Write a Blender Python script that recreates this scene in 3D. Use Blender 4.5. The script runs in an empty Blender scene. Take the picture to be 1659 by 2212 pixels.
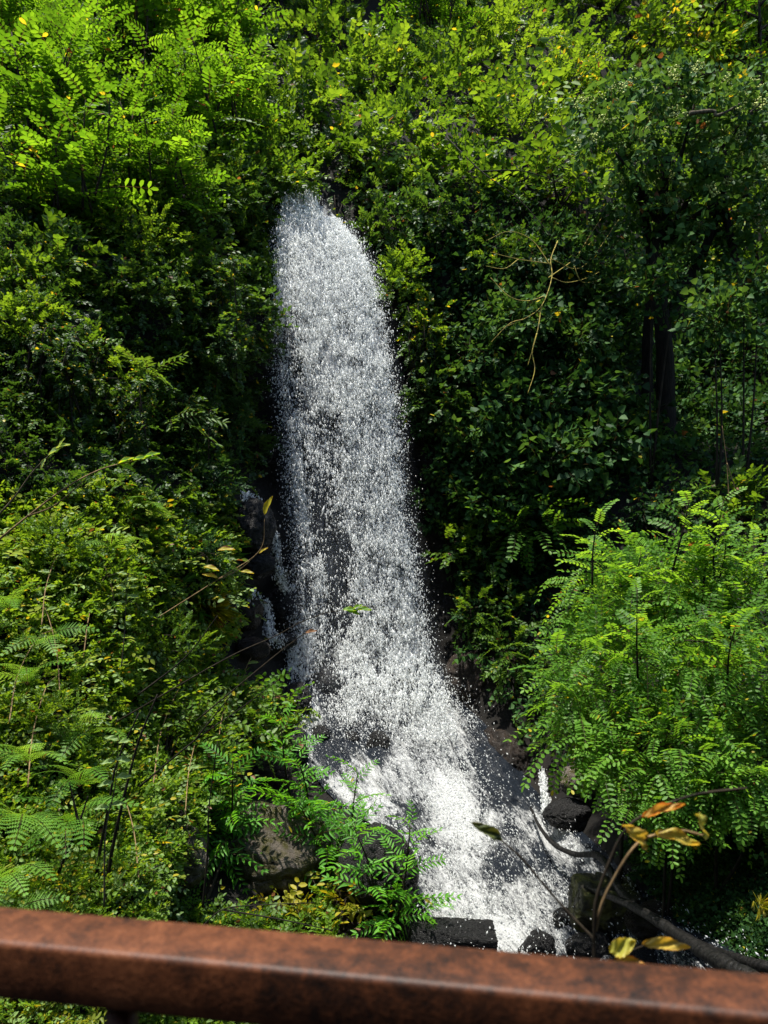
import bpy, math, random
import numpy as np
from mathutils import Vector, Matrix

R = np.random.default_rng(11)
random.seed(11)
scene = bpy.context.scene
col = scene.collection

# ------------------------------------------------------------------ camera, light, exposure
FPX = 1671.0                                   # focal length in pixels of the 1659 x 2212 survey grid
CX, CY = 829.5, 1106.0
cam_d = bpy.data.cameras.new("camera")
cam = bpy.data.objects.new("camera", cam_d); col.objects.link(cam)
cam.location = (0, 0, 0); cam.rotation_euler = (math.radians(90), 0, 0)
cam_d.sensor_fit = 'VERTICAL'; cam_d.sensor_height = 36.0; cam_d.lens = 18.0 / (CY / FPX)
cam_d.clip_start = 0.05; cam_d.clip_end = 400
cam_d.dof.use_dof = True; cam_d.dof.focus_distance = 10.0; cam_d.dof.aperture_fstop = 6.0
scene.camera = cam

SUN = Vector((-0.17, -0.05, 0.98)).normalized()
world = bpy.data.worlds.new("World"); scene.world = world; world.use_nodes = True
nt = world.node_tree; nt.nodes.clear()
sky = nt.nodes.new("ShaderNodeTexSky"); sky.sky_type = 'NISHITA'; sky.sun_disc = False
sky.sun_elevation = math.asin(SUN.z); sky.sun_rotation = math.atan2(SUN.x, SUN.y)
bg = nt.nodes.new("ShaderNodeBackground"); bg.inputs[1].default_value = 0.125
wo = nt.nodes.new("ShaderNodeOutputWorld")
nt.links.new(sky.outputs[0], bg.inputs[0]); nt.links.new(bg.outputs[0], wo.inputs[0])
sun_d = bpy.data.lights.new("sun", 'SUN'); sun_d.energy = 5.0; sun_d.angle = math.radians(1.0)
sun_d.color = (1.0, 0.95, 0.86)
sun = bpy.data.objects.new("sun", sun_d); col.objects.link(sun)
sun.rotation_euler = SUN.to_track_quat('Z', 'Y').to_euler(); sun.location = (-8, 8, 30)
scene.view_settings.view_transform = 'Standard'; scene.view_settings.look = 'None'
scene.view_settings.exposure = 1.0; scene.view_settings.gamma = 1.0
cy = scene.cycles
cy.max_bounces = 9; cy.diffuse_bounces = 5; cy.glossy_bounces = 2; cy.transmission_bounces = 6
cy.transparent_max_bounces = 12; cy.caustics_reflective = False; cy.caustics_refractive = False
cy.sample_clamp_indirect = 4.0

# ------------------------------------------------------------------ helpers
def at(px, py, Y):
    return np.array([(px - CX) / FPX * Y, Y, (CY - py) / FPX * Y])

def mesh_obj(name, V, F, mat, parent=None, tint=None, smooth=False, flow=None):
    """one mesh object from a vertex array and an (n,3) or (n,4) face array (or a list of such arrays)"""
    V = np.asarray(V, dtype=np.float32)
    Fs = [np.asarray(f, dtype=np.int32) for f in (F if isinstance(F, list) else [F]) if len(f)]
    me = bpy.data.meshes.new(name)
    nl = sum(f.size for f in Fs); nf = sum(len(f) for f in Fs)
    me.vertices.add(len(V)); me.vertices.foreach_set("co", V.ravel())
    me.loops.add(nl); me.loops.foreach_set("vertex_index", np.concatenate([f.ravel() for f in Fs]))
    me.polygons.add(nf)
    sizes = np.concatenate([np.full(len(f), f.shape[1], np.int32) for f in Fs])
    starts = np.concatenate([[0], np.cumsum(sizes)[:-1]]).astype(np.int32)
    me.polygons.foreach_set("loop_start", starts)
    if smooth:
        me.polygons.foreach_set("use_smooth", np.ones(nf, bool))
    if tint is not None:
        a = me.attributes.new("tint", 'FLOAT', 'POINT'); a.data.foreach_set("value", np.asarray(tint, np.float32))
    if flow is not None:
        a = me.attributes.new('flow', 'FLOAT_VECTOR', 'POINT'); a.data.foreach_set('vector', np.asarray(flow, np.float32).ravel())
    me.update(calc_edges=True)
    me.materials.append(mat)
    o = bpy.data.objects.new(name, me); col.objects.link(o)
    if parent is not None:
        o.parent = parent
        o.matrix_parent_inverse = Matrix.Translation(-parent.location)
    return o

def tag(o, label=None, cat=None, group=None, kind=None):
    if label: o["label"] = label
    if cat: o["category"] = cat
    if group: o["group"] = group
    if kind: o["kind"] = kind
    return o

def thing(name, loc, label, cat, group=None):
    o = bpy.data.objects.new(name, None); col.objects.link(o)
    o.location = loc; o.empty_display_size = 0.1
    return tag(o, label, cat, group)

def norm(v):
    return v / np.maximum(np.linalg.norm(v, axis=-1, keepdims=True), 1e-9)

# value noise -------------------------------------------------------
_TAB = np.random.default_rng(3).random((64, 64, 64)).astype(np.float32)
def noise3(x, y, z):
    xi, yi, zi = np.floor(x).astype(int), np.floor(y).astype(int), np.floor(z).astype(int)
    fx, fy, fz = x - xi, y - yi, z - zi
    fx, fy, fz = (f * f * (3 - 2 * f) for f in (fx, fy, fz))
    out = 0
    for dx in (0, 1):
        for dy in (0, 1):
            for dz in (0, 1):
                w = (fx if dx else 1 - fx) * (fy if dy else 1 - fy) * (fz if dz else 1 - fz)
                out = out + w * _TAB[(xi + dx) & 63, (yi + dy) & 63, (zi + dz) & 63]
    return out
def fbm(x, y, z, o=3):
    a, s, t = 1.0, 0.0, 0.0
    for i in range(o):
        s = s + a * noise3(x * 2 ** i + 7.3 * i, y * 2 ** i + 3.1 * i, z * 2 ** i); t += a; a *= .5
    return s / t

# tubes -------------------------------------------------------------
def catmull(P, n):
    P = np.asarray(P, float)
    if len(P) < 3:
        t = np.linspace(0, 1, n)[:, None]; return P[0] + (P[-1] - P[0]) * t
    Q = np.vstack([2 * P[0] - P[1], P, 2 * P[-1] - P[-2]])
    out = []
    for t in np.linspace(0, len(P) - 1, n):
        i = min(int(t), len(P) - 2); u = t - i
        a, b, c, d = Q[i:i + 4]
        out.append(.5 * (2 * b + (c - a) * u + (2 * a - 5 * b + 4 * c - d) * u * u + (-a + 3 * b - 3 * c + d) * u ** 3))
    return np.array(out)

class Tubes:
    def __init__(s): s.V = []; s.F = []; s.n = 0
    def add(s, P, r0, r1, seg=6, n=None, wob=0.0):
        P = catmull(P, n or max(4, 3 * len(P)))
        m = len(P); T = norm(np.gradient(P, axis=0))
        ref = np.array([0.0, 1, 0.02]) if abs(T[0][1]) < .8 else np.array([1.0, 0, 0])
        A = norm(np.cross(T, ref)); B = np.cross(T, A)
        rad = np.linspace(r0, r1, m)
        ang = np.linspace(0, 2 * np.pi, seg, endpoint=False)
        rr = rad[:, None] * (1 + wob * (R.random((m, seg)) - .5))
        ring = P[:, None] + rr[..., None] * (np.cos(ang)[None, :, None] * A[:, None] + np.sin(ang)[None, :, None] * B[:, None])
        s.V.append(ring.reshape(-1, 3))
        i = np.arange(m - 1)[:, None] * seg; j = np.arange(seg)[None]; k = (j + 1) % seg
        s.F.append((np.stack([i + j, i + k, i + seg + k, i + seg + j], -1).reshape(-1, 4) + s.n))
        s.n += m * seg
        tip = np.stack([P[0], P[-1]]); s.V.append(tip)
        jj = np.arange(seg); kk = (jj + 1) % seg; last = (m - 1) * seg
        base = s.n - m * seg
        s.F.append(np.stack([np.full(seg, s.n), base + kk, base + jj, base + jj], -1))
        s.F.append(np.stack([np.full(seg, s.n + 1), base + last + jj, base + last + kk, base + last + kk], -1))
        s.n += 2
    def build(s, name, mat, parent=None):
        if not s.V: return None
        V = np.concatenate(s.V); F = np.concatenate(s.F)
        tri = F[:, 2] == F[:, 3]
        return mesh_obj(name, V, [F[~tri], F[tri][:, :3]], mat, parent, smooth=True)

# ------------------------------------------------------------------ materials
def new_mat(name):
    m = bpy.data.materials.new(name); m.use_nodes = True
    n = m.node_tree; n.nodes.clear()
    return m, n, n.nodes.new("ShaderNodeOutputMaterial")

def N(n, typ, **kw):
    o = n.nodes.new(typ)
    for k, v in kw.items():
        if k.startswith("i_"):
            o.inputs[k[2:].replace("__", " ")].default_value = v
        else:
            setattr(o, k, v)
    return o

def ramp(n, fac, stops):
    r = n.nodes.new("ShaderNodeValToRGB"); e = r.color_ramp.elements
    while len(e) > 1: e.remove(e[-1])
    e[0].position, e[0].color = stops[0][0], (*stops[0][1], 1)
    for p, c in stops[1:]:
        q = e.new(p); q.color = (*c, 1)
    n.links.new(fac, r.inputs[0]); return r

def leaf_mat(name, dark, mid, light, trans=0.45, rough=.5, spec=.35, old=(.34, .30, .02), dead=(.16, .07, .025), tgain=2.0):
    """tint < 0 twig, 0..1 leaf colour from dark to light, 1.1 .. yellowed leaf, 1.4 .. brown leaf"""
    m, n, out = new_mat(name)
    at_ = N(n, "ShaderNodeAttribute", attribute_name="tint")
    mr = N(n, "ShaderNodeMapRange"); mr.inputs[1].default_value = -.5; mr.inputs[2].default_value = 1.5
    n.links.new(at_.outputs["Fac"], mr.inputs[0])
    f = lambda t: (t + .5) / 2
    cr = ramp(n, mr.outputs[0], [(f(-.4), (.06, .045, .025)), (f(-.05), (.06, .045, .025)), (f(0), dark), (f(.5), mid),
                                 (f(1), light), (f(1.15), old), (f(1.3), old), (f(1.42), dead)])
    p = N(n, "ShaderNodeBsdfPrincipled"); p.inputs["Roughness"].default_value = rough
    p.inputs["Specular IOR Level"].default_value = spec
    n.links.new(cr.outputs[0], p.inputs["Base Color"])
    g = N(n, "ShaderNodeMix", data_type='RGBA', blend_type='MULTIPLY'); g.inputs[0].default_value = 1
    n.links.new(cr.outputs[0], g.inputs[6]); g.inputs[7].default_value = (tgain * 1.25, tgain, tgain * .5, 1)
    t = N(n, "ShaderNodeBsdfTranslucent"); n.links.new(g.outputs[2], t.inputs[0])
    mx = N(n, "ShaderNodeMixShader"); mx.inputs[0].default_value = trans
    n.links.new(p.outputs[0], mx.inputs[1]); n.links.new(t.outputs[0], mx.inputs[2])
    n.links.new(mx.outputs[0], out.inputs[0])
    return m

def rock_mat(name, c0, c1, rough0=.15, rough1=.5, moss=None, scale=3.0, bump=.6):
    m, n, out = new_mat(name)
    tc = N(n, "ShaderNodeNewGeometry")
    n1 = N(n, "ShaderNodeTexNoise"); n1.inputs["Scale"].default_value = scale; n1.inputs["Detail"].default_value = 10
    n1.inputs["Roughness"].default_value = .68
    n2 = N(n, "ShaderNodeTexNoise"); n2.inputs["Scale"].default_value = scale * 11; n2.inputs["Detail"].default_value = 6
    n2.inputs["Roughness"].default_value = .7
    for q in (n1, n2): n.links.new(tc.outputs["Position"], q.inputs["Vector"])
    cr = ramp(n, n1.outputs[0], [(.32, c0), (.55, tuple((a + b) / 2 for a, b in zip(c0, c1))), (.7, c1)])
    c = cr.outputs[0]
    if moss:
        n3 = N(n, "ShaderNodeTexNoise"); n3.inputs["Scale"].default_value = 7; n3.inputs["Detail"].default_value = 8
        n.links.new(tc.outputs["Position"], n3.inputs["Vector"])
        r3 = ramp(n, n3.outputs[0], [(.45, (0, 0, 0)), (.58, (1, 1, 1))])
        mm = N(n, "ShaderNodeMix", data_type='RGBA'); n.links.new(r3.outputs[0], mm.inputs[0])
        n.links.new(c, mm.inputs[6]); mm.inputs[7].default_value = (*moss, 1); c = mm.outputs[2]
    p = N(n, "ShaderNodeBsdfPrincipled"); p.inputs["Specular IOR Level"].default_value = .32; n.links.new(c, p.inputs["Base Color"])
    rr = N(n, "ShaderNodeMapRange"); n.links.new(n2.outputs[0], rr.inputs[0])
    rr.inputs[1].default_value = .35; rr.inputs[2].default_value = .65
    rr.inputs[3].default_value = rough0; rr.inputs[4].default_value = rough1
    n.links.new(rr.outputs[0], p.inputs["Roughness"])
    b = N(n, "ShaderNodeBump"); b.inputs["Strength"].default_value = bump; b.inputs["Distance"].default_value = .03
    n.links.new(n2.outputs[0], b.inputs["Height"]); n.links.new(b.outputs[0], p.inputs["Normal"])
    n.links.new(p.outputs[0], out.inputs[0])
    return m

def bark_mat(name, c0, c1, rough=.8):
    m, n, out = new_mat(name)
    tc = N(n, "ShaderNodeNewGeometry")
    mp = N(n, "ShaderNodeMapping"); mp.inputs["Scale"].default_value = (30, 30, 6)
    n.links.new(tc.outputs["Position"], mp.inputs[0])
    n1 = N(n, "ShaderNodeTexNoise"); n1.inputs["Scale"].default_value = 1.0; n1.inputs["Detail"].default_value = 8
    n.links.new(mp.outputs[0], n1.inputs["Vector"])
    cr = ramp(n, n1.outputs[0], [(.35, c0), (.65, c1)])
    p = N(n, "ShaderNodeBsdfPrincipled"); p.inputs["Roughness"].default_value = rough; p.inputs["Specular IOR Level"].default_value = .2
    n.links.new(cr.outputs[0], p.inputs["Base Color"])
    b = N(n, "ShaderNodeBump"); b.inputs["Strength"].default_value = .8; b.inputs["Distance"].default_value = .02
    n.links.new(n1.outputs[0], b.inputs["Height"]); n.links.new(b.outputs[0], p.inputs["Normal"])
    n.links.new(p.outputs[0], out.inputs[0])
    return m

M = {}
M['locust'] = leaf_mat('locust_leaf', (.024, .070, .004), (.060, .155, .008), (.13, .27, .014), trans=.48, tgain=2.1)
M['locust_near'] = leaf_mat('acacia_leaf', (.032, .095, .008), (.080, .195, .018), (.15, .30, .030), trans=.47, rough=.5, spec=.25, tgain=2.3)
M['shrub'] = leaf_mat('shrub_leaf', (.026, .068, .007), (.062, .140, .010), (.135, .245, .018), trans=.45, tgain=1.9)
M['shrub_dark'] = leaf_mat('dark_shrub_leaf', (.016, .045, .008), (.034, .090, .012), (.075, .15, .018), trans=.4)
M['ivy'] = leaf_mat('ivy_leaf', (.009, .033, .009), (.024, .072, .016), (.075, .165, .034), trans=.3, rough=.58, spec=.16)
M['fern'] = leaf_mat('fern_leaf', (.03, .10, .010), (.075, .19, .020), (.15, .30, .045), trans=.45, spec=.2)
M['willow'] = leaf_mat('lance_leaf', (.03, .12, .008), (.06, .21, .013), (.10, .30, .02), trans=.45, tgain=2.2)
M['yellow'] = leaf_mat("yellowing_leaf", (.10, .15, .010), (.20, .22, .012), (.32, .28, .015), trans=.45, tgain=1.5)
M['pale'] = leaf_mat("pale_leaf", (.10, .17, .05), (.17, .27, .08), (.24, .36, .10), trans=.4, tgain=1.4)
M['ground'] = rock_mat('wet_soil', (.0025, .002, .0014), (.008, .006, .0035), .85, 1.0, scale=1.5)
M['rock_dark'] = rock_mat('wet_dark_rock', (.002, .002, .0025), (.011, .0105, .010), .15, .7, bump=1.0, scale=5)
M['rock_brown'] = rock_mat('wet_brown_rock', (.004, .003, .0025), (.038, .023, .013), .15, .65, bump=1.0, scale=6)
M['rock_grey'] = rock_mat('wet_grey_rock', (.02, .018, .017), (.20, .165, .13), .10, .55, moss=(.05, .045, .015), bump=1.0, scale=6)
M['rock_moss'] = rock_mat("mossy_rock", (.012, .011, .008), (.05, .045, .025), .3, .7, moss=(.085, .08, .018), scale=4)
M['bark'] = bark_mat("bark", (.004, .0035, .002), (.018, .014, .009))
M['bark_pale'] = bark_mat('pale_bark', (.03, .025, .015), (.12, .10, .06))
M['lichen'] = bark_mat("lichen_bark", (.10, .08, .03), (.36, .30, .05))
M['log'] = bark_mat('wet_log', (.002, .002, .002), (.012, .011, .010), rough=.5)
M['dry'] = bark_mat("dry_stem", (.10, .065, .03), (.25, .17, .08))
M['vine'] = bark_mat('vine_stem', (.007, .005, .003), (.030, .022, .012))

def water_mats():
    m, n, out = new_mat("white_water")
    d = N(n, "ShaderNodeBsdfPrincipled"); d.inputs["Base Color"].default_value = (.86, .88, .88, 1)
    d.inputs["Roughness"].default_value = .35; d.inputs["Specular IOR Level"].default_value = .4
    t = N(n, "ShaderNodeBsdfTranslucent"); t.inputs[0].default_value = (.86, .88, .87, 1)
    mx = N(n, "ShaderNodeMixShader"); mx.inputs[0].default_value = .5
    n.links.new(d.outputs[0], mx.inputs[1]); n.links.new(t.outputs[0], mx.inputs[2])
    tr = N(n, 'ShaderNodeBsdfTransparent'); m2 = N(n, 'ShaderNodeMixShader'); m2.inputs[0].default_value = .22
    n.links.new(mx.outputs[0], m2.inputs[1]); n.links.new(tr.outputs[0], m2.inputs[2]); n.links.new(m2.outputs[0], out.inputs[0])
    M['white'] = m
    # thin veil of fine spray: mostly clear, streaked
    m, n, out = new_mat("water_veil")
    g = N(n, "ShaderNodeNewGeometry")
    mp = N(n, "ShaderNodeMapping"); mp.inputs["Scale"].default_value = (3.2, 1.0, .9)
    n.links.new(g.outputs["Position"], mp.inputs[0])
    n1 = N(n, "ShaderNodeTexNoise"); n1.inputs["Scale"].default_value = 1.6; n1.inputs["Detail"].default_value = 9
    n1.inputs["Roughness"].default_value = .65
    n.links.new(mp.outputs[0], n1.inputs["Vector"])
    a = N(n, "ShaderNodeAttribute", attribute_name="tint")
    r = N(n, "ShaderNodeMapRange"); n.links.new(n1.outputs[0], r.inputs[0])
    r.inputs[1].default_value = .35; r.inputs[2].default_value = .7
    mu = N(n, "ShaderNodeMath", operation='MULTIPLY'); n.links.new(r.outputs[0], mu.inputs[0]); n.links.new(a.outputs["Fac"], mu.inputs[1])
    d = N(n, "ShaderNodeBsdfDiffuse"); d.inputs[0].default_value = (.62, .68, .76, 1)
    t = N(n, "ShaderNodeBsdfTranslucent"); t.inputs[0].default_value = (.62, .68, .76, 1)
    mx = N(n, "ShaderNodeMixShader"); mx.inputs[0].default_value = .5
    n.links.new(d.outputs[0], mx.inputs[1]); n.links.new(t.outputs[0], mx.inputs[2])
    tr = N(n, "ShaderNodeBsdfTransparent")
    m2 = N(n, "ShaderNodeMixShader"); n.links.new(mu.outputs[0], m2.inputs[0])
    n.links.new(tr.outputs[0], m2.inputs[1]); n.links.new(mx.outputs[0], m2.inputs[2]); n.links.new(m2.outputs[0], out.inputs[0])
    M['veil'] = m
    # lacy sheet of breaking water: white web, clear between
    m, n, out = new_mat("lacy_water")
    g = N(n, "ShaderNodeNewGeometry"); mp = N(n, "ShaderNodeMapping"); mp.inputs["Scale"].default_value = (9.5, 7.0, 5.5)
    n.links.new(g.outputs["Position"], mp.inputs[0])
    n1 = N(n, "ShaderNodeTexNoise"); n1.inputs["Scale"].default_value = 1; n1.inputs["Detail"].default_value = 9
    n1.inputs["Roughness"].default_value = .78; n1.inputs["Distortion"].default_value = .7
    n.links.new(mp.outputs[0], n1.inputs["Vector"])
    mp2 = N(n, "ShaderNodeMapping"); mp2.inputs["Scale"].default_value = (2.6, 1, 1.1); n.links.new(g.outputs["Position"], mp2.inputs[0])
    n2 = N(n, "ShaderNodeTexNoise"); n2.inputs["Scale"].default_value = 1; n2.inputs["Detail"].default_value = 4; n.links.new(mp2.outputs[0], n2.inputs["Vector"])
    a = N(n, "ShaderNodeAttribute", attribute_name="tint")
    s1 = N(n, "ShaderNodeMath", operation='MULTIPLY_ADD'); n.links.new(n2.outputs[0], s1.inputs[0]); s1.inputs[1].default_value = .55; n.links.new(n1.outputs[0], s1.inputs[2])
    s2 = N(n, "ShaderNodeMath", operation='MULTIPLY_ADD'); n.links.new(a.outputs["Fac"], s2.inputs[0]); s2.inputs[1].default_value = .5; n.links.new(s1.outputs[0], s2.inputs[2])
    mr = N(n, "ShaderNodeMapRange"); n.links.new(s2.outputs[0], mr.inputs[0]); mr.inputs[1].default_value = 1.04; mr.inputs[2].default_value = 1.17; mr.inputs[4].default_value = .92
    d = N(n, "ShaderNodeBsdfDiffuse"); d.inputs[0].default_value = (.86, .87, .86, 1)
    t = N(n, "ShaderNodeBsdfTranslucent"); t.inputs[0].default_value = (.90, .90, .88, 1)
    b = N(n, "ShaderNodeBump"); b.inputs["Strength"].default_value = 1.0; b.inputs["Distance"].default_value = .16
    n.links.new(n1.outputs[0], b.inputs["Height"]); n.links.new(b.outputs[0], d.inputs["Normal"])
    mx = N(n, "ShaderNodeMixShader"); mx.inputs[0].default_value = .3
    n.links.new(d.outputs[0], mx.inputs[1]); n.links.new(t.outputs[0], mx.inputs[2])
    tr = N(n, "ShaderNodeBsdfTransparent"); m2 = N(n, "ShaderNodeMixShader"); n.links.new(mr.outputs[0], m2.inputs[0])
    n.links.new(tr.outputs[0], m2.inputs[1]); n.links.new(mx.outputs[0], m2.inputs[2]); n.links.new(m2.outputs[0], out.inputs[0])
    M['lace'] = m
    # running water of the cascade: dark glossy water with lacy foam
    m, n, out = new_mat("cascade_water")
    g = N(n, "ShaderNodeNewGeometry")
    fa = N(n, "ShaderNodeAttribute", attribute_name="flow")
    n1 = N(n, "ShaderNodeTexNoise"); n1.inputs["Scale"].default_value = 1.0; n1.inputs["Detail"].default_value = 10
    n1.inputs["Roughness"].default_value = .70; n1.inputs["Distortion"].default_value = .9
    n.links.new(fa.outputs["Vector"], n1.inputs["Vector"])
    nf = N(n, "ShaderNodeTexNoise"); nf.inputs["Scale"].default_value = 4.4; nf.inputs["Detail"].default_value = 8
    nf.inputs["Roughness"].default_value = .72; nf.inputs["Distortion"].default_value = 1.4
    n.links.new(fa.outputs["Vector"], nf.inputs["Vector"])
    m1 = N(n, "ShaderNodeMath", operation='MULTIPLY'); n.links.new(n1.outputs[0], m1.inputs[0]); m1.inputs[1].default_value = .45
    mf = N(n, "ShaderNodeMath", operation='MULTIPLY_ADD'); n.links.new(nf.outputs[0], mf.inputs[0]); mf.inputs[1].default_value = .55; n.links.new(m1.outputs[0], mf.inputs[2])
    a = N(n, "ShaderNodeAttribute", attribute_name="tint")
    ad = N(n, "ShaderNodeMath", operation='MULTIPLY_ADD'); n.links.new(a.outputs["Fac"], ad.inputs[0]); ad.inputs[1].default_value = .62; n.links.new(mf.outputs[0], ad.inputs[2])
    r = ramp(n, ad.outputs[0], [(.45, (0, 0, 0)), (.50, (.4, .4, .4)), (.58, (1, 1, 1))])
    dk = N(n, "ShaderNodeBsdfPrincipled"); dk.inputs["Base Color"].default_value = (.010, .013, .018, 1)
    dk.inputs["Roughness"].default_value = .22; dk.inputs["Specular IOR Level"].default_value = .12
    wh = N(n, "ShaderNodeBsdfPrincipled"); wh.inputs["Base Color"].default_value = (.36, .37, .37, 1); wh.inputs["Roughness"].default_value = .6
    b = N(n, "ShaderNodeBump"); b.inputs["Strength"].default_value = 1; b.inputs["Distance"].default_value = .06
    n.links.new(n1.outputs[0], b.inputs["Height"])
    n.links.new(b.outputs[0], wh.inputs["Normal"]); n.links.new(b.outputs[0], dk.inputs["Normal"])
    mx = N(n, "ShaderNodeMixShader"); n.links.new(r.outputs[0], mx.inputs[0])
    n.links.new(dk.outputs[0], mx.inputs[1]); n.links.new(wh.outputs[0], mx.inputs[2]); n.links.new(mx.outputs[0], out.inputs[0])
    M['cascade'] = m
water_mats()

def rust_mat():
    m, n, out = new_mat("rusty_painted_steel")
    g = N(n, "ShaderNodeNewGeometry")
    n1 = N(n, "ShaderNodeTexNoise"); n1.inputs["Scale"].default_value = 48; n1.inputs["Detail"].default_value = 8; n1.inputs["Roughness"].default_value = .7
    n2 = N(n, "ShaderNodeTexNoise"); n2.inputs["Scale"].default_value = 240; n2.inputs["Detail"].default_value = 5
    n3 = N(n, "ShaderNodeTexNoise"); n3.inputs["Scale"].default_value = 5; n3.inputs["Detail"].default_value = 4
    for q in (n1, n2, n3): n.links.new(g.outputs["Position"], q.inputs["Vector"])
    ad = N(n, "ShaderNodeMath", operation='ADD'); n.links.new(n1.outputs[0], ad.inputs[0]); n.links.new(n3.outputs[0], ad.inputs[1])
    ad2 = N(n, "ShaderNodeMath", operation='MULTIPLY_ADD'); n.links.new(n2.outputs[0], ad2.inputs[0]); ad2.inputs[1].default_value = .5
    n.links.new(ad.outputs[0], ad2.inputs[2])
    cr = ramp(n, ad2.outputs[0], [(.0, (.06, .02, .012)), (.98, (.075, .026, .016)), (1.0, (.1, .03, .016))])
    mr = N(n, "ShaderNodeMapRange"); n.links.new(ad2.outputs[0], mr.inputs[0]); mr.inputs[1].default_value = .9; mr.inputs[2].default_value = 1.6
    cr = ramp(n, mr.outputs[0], [(.12, (.008, .003, .0015)), (.36, (.036, .0115, .004)), (.58, (.078, .024, .008)), (.9, (.14, .048, .018))])
    p = N(n, "ShaderNodeBsdfPrincipled"); p.inputs["Roughness"].default_value = .55; p.inputs["Specular IOR Level"].default_value = .3; n.links.new(cr.outputs[0], p.inputs["Base Color"])
    b = N(n, "ShaderNodeBump"); b.inputs["Strength"].default_value = .25; b.inputs["Distance"].default_value = .002
    n.links.new(n2.outputs[0], b.inputs["Height"]); n.links.new(b.outputs[0], p.inputs["Normal"])
    n.links.new(p.outputs[0], out.inputs[0])
    M['rust'] = m
rust_mat()

# ------------------------------------------------------------------ terrain  y = D(x, z)
CTRL = [(-250, 2500, 3.8), (100, 2300, 4.6), (100, 1900, 5.7), (100, 1600, 6.8), (100, 1300, 7.9), (100, 1000, 9.0), (100, 700, 10.0), (100, 400, 12.2), (100, 100, 16),
        (-300, 1300, 6.9), (-300, 700, 9.2), (-300, 100, 15), (-300, 1900, 5.0),
        (400, 2250, 6.0), (400, 2050, 6.9), (400, 1850, 7.8), (400, 1600, 8.7), (400, 1300, 9.7), (400, 1050, 10.8), (400, 700, 11.8), (400, 450, 12.8), (400, 150, 17.5),
        (580, 2150, 6.9), (600, 1950, 8.1), (600, 1800, 9.2), (600, 1700, 10.2), (600, 1580, 11.2), (590, 1500, 11.6), (500, 1500, 10.4), (540, 1650, 10.0), (560, 1400, 12.0), (560, 1300, 12.8), (565, 1000, 14), (570, 600, 14.4), (560, 450, 14.6), (540, 180, 18.5),
        (640, 1450, 12.6), (690, 1500, 12.4), (640, 1560, 11.6), (700, 1620, 11.3), (740, 1700, 10.6), (660, 1700, 10.4), (740, 1900, 8.6), (700, 1790, 9.6), (650, 1380, 13.3), (690, 1400, 13.2),
        (690, 1300, 13.7), (700, 900, 14.3), (690, 500, 15.2), (700, 350, 16.2), (700, 100, 21),
        (760, 1560, 12.1), (820, 1980, 7.9), (900, 1500, 12.8), (950, 1650, 11.6), (1000, 1850, 9.5), (1000, 2050, 7.9), (1080, 1700, 11.0), (1200, 1850, 9.7), (1250, 2050, 8.0), (1300, 2300, 6.6), (900, 2400, 6.2),
        (930, 1350, 13.4), (950, 1000, 13.8), (960, 700, 14.2), (940, 430, 15.0), (950, 200, 18.5), (1000, 0, 22),
        (1120, 1560, 12.0), (1280, 1720, 10.0), (1300, 1400, 11.8), (1250, 1000, 13.6), (1250, 700, 14.8), (1280, 400, 17), (1300, 100, 22),
        (1420, 1900, 8.0), (1500, 2050, 7.0), (1640, 2200, 5.9), (1620, 1900, 7.0), (1620, 1600, 8.6), (1600, 1250, 12.0), (1560, 900, 18), (1600, 600, 21), (1600, 300, 23.5), (1600, 50, 25.5),
        (2000, 1900, 6.2), (2000, 1200, 10.5), (2000, 600, 17), (2000, 50, 24), (700, -250, 27), (1600, -250, 32), (100, -250, 23)]
_P = np.array([at(*c) for c in CTRL])
_XZ = _P[:, [0, 2]]; _Yv = _P[:, 1]
def _phi(r): return np.sqrt(r * r + .16)
_d = np.linalg.norm(_XZ[:, None] - _XZ[None], axis=-1)
_n = len(CTRL)
_A = np.zeros((_n + 3, _n + 3)); _A[:_n, :_n] = _phi(_d) + np.eye(_n) * -.01
_A[:_n, _n] = 1; _A[:_n, _n + 1:] = _XZ; _A[_n, :_n] = 1; _A[_n + 1:, :_n] = _XZ.T
_W = np.linalg.solve(_A, np.concatenate([_Yv, np.zeros(3)]))
def D0(x, z):
    x = np.atleast_1d(np.asarray(x, float)); z = np.atleast_1d(np.asarray(z, float))
    out = np.empty(x.shape)
    xf, zf, of = x.ravel(), z.ravel(), out.reshape(-1)
    for i in range(0, len(xf), 20000):
        q = np.stack([xf[i:i + 20000], zf[i:i + 20000]], -1)
        r = np.linalg.norm(q[:, None] - _XZ[None], axis=-1)
        of[i:i + 20000] = _phi(r) @ _W[:_n] + _W[_n] + q @ _W[_n + 1:]
    return out
def Dn(x, z): return (fbm(x * .8 + 20, z * .8 + 20, x * 0 + 3.3, 4) - .5) * .6
# cached grid for quick look-ups
GX = np.linspace(-18, 20, 240); GZ = np.linspace(-7, 26, 220)
_gx, _gz = np.meshgrid(GX, GZ, indexing='ij')
GRID = D0(_gx, _gz) + Dn(_gx, _gz)
def D(x, z):
    x = np.asarray(x, float); z = np.asarray(z, float)
    u = np.clip((x - GX[0]) / (GX[1] - GX[0]), 0, len(GX) - 1.001); v = np.clip((z - GZ[0]) / (GZ[1] - GZ[0]), 0, len(GZ) - 1.001)
    i, j = u.astype(int), v.astype(int); a, b = u - i, v - j
    return GRID[i, j] * (1 - a) * (1 - b) + GRID[i + 1, j] * a * (1 - b) + GRID[i, j + 1] * (1 - a) * b + GRID[i + 1, j + 1] * a * b
def Dnormal(x, z):
    e = .15
    dx = (D(x + e, z) - D(x - e, z)) / (2 * e); dz = (D(x, z + e) - D(x, z - e)) / (2 * e)
    return norm(np.stack([dx, -np.ones_like(dx), dz], -1))
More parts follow.
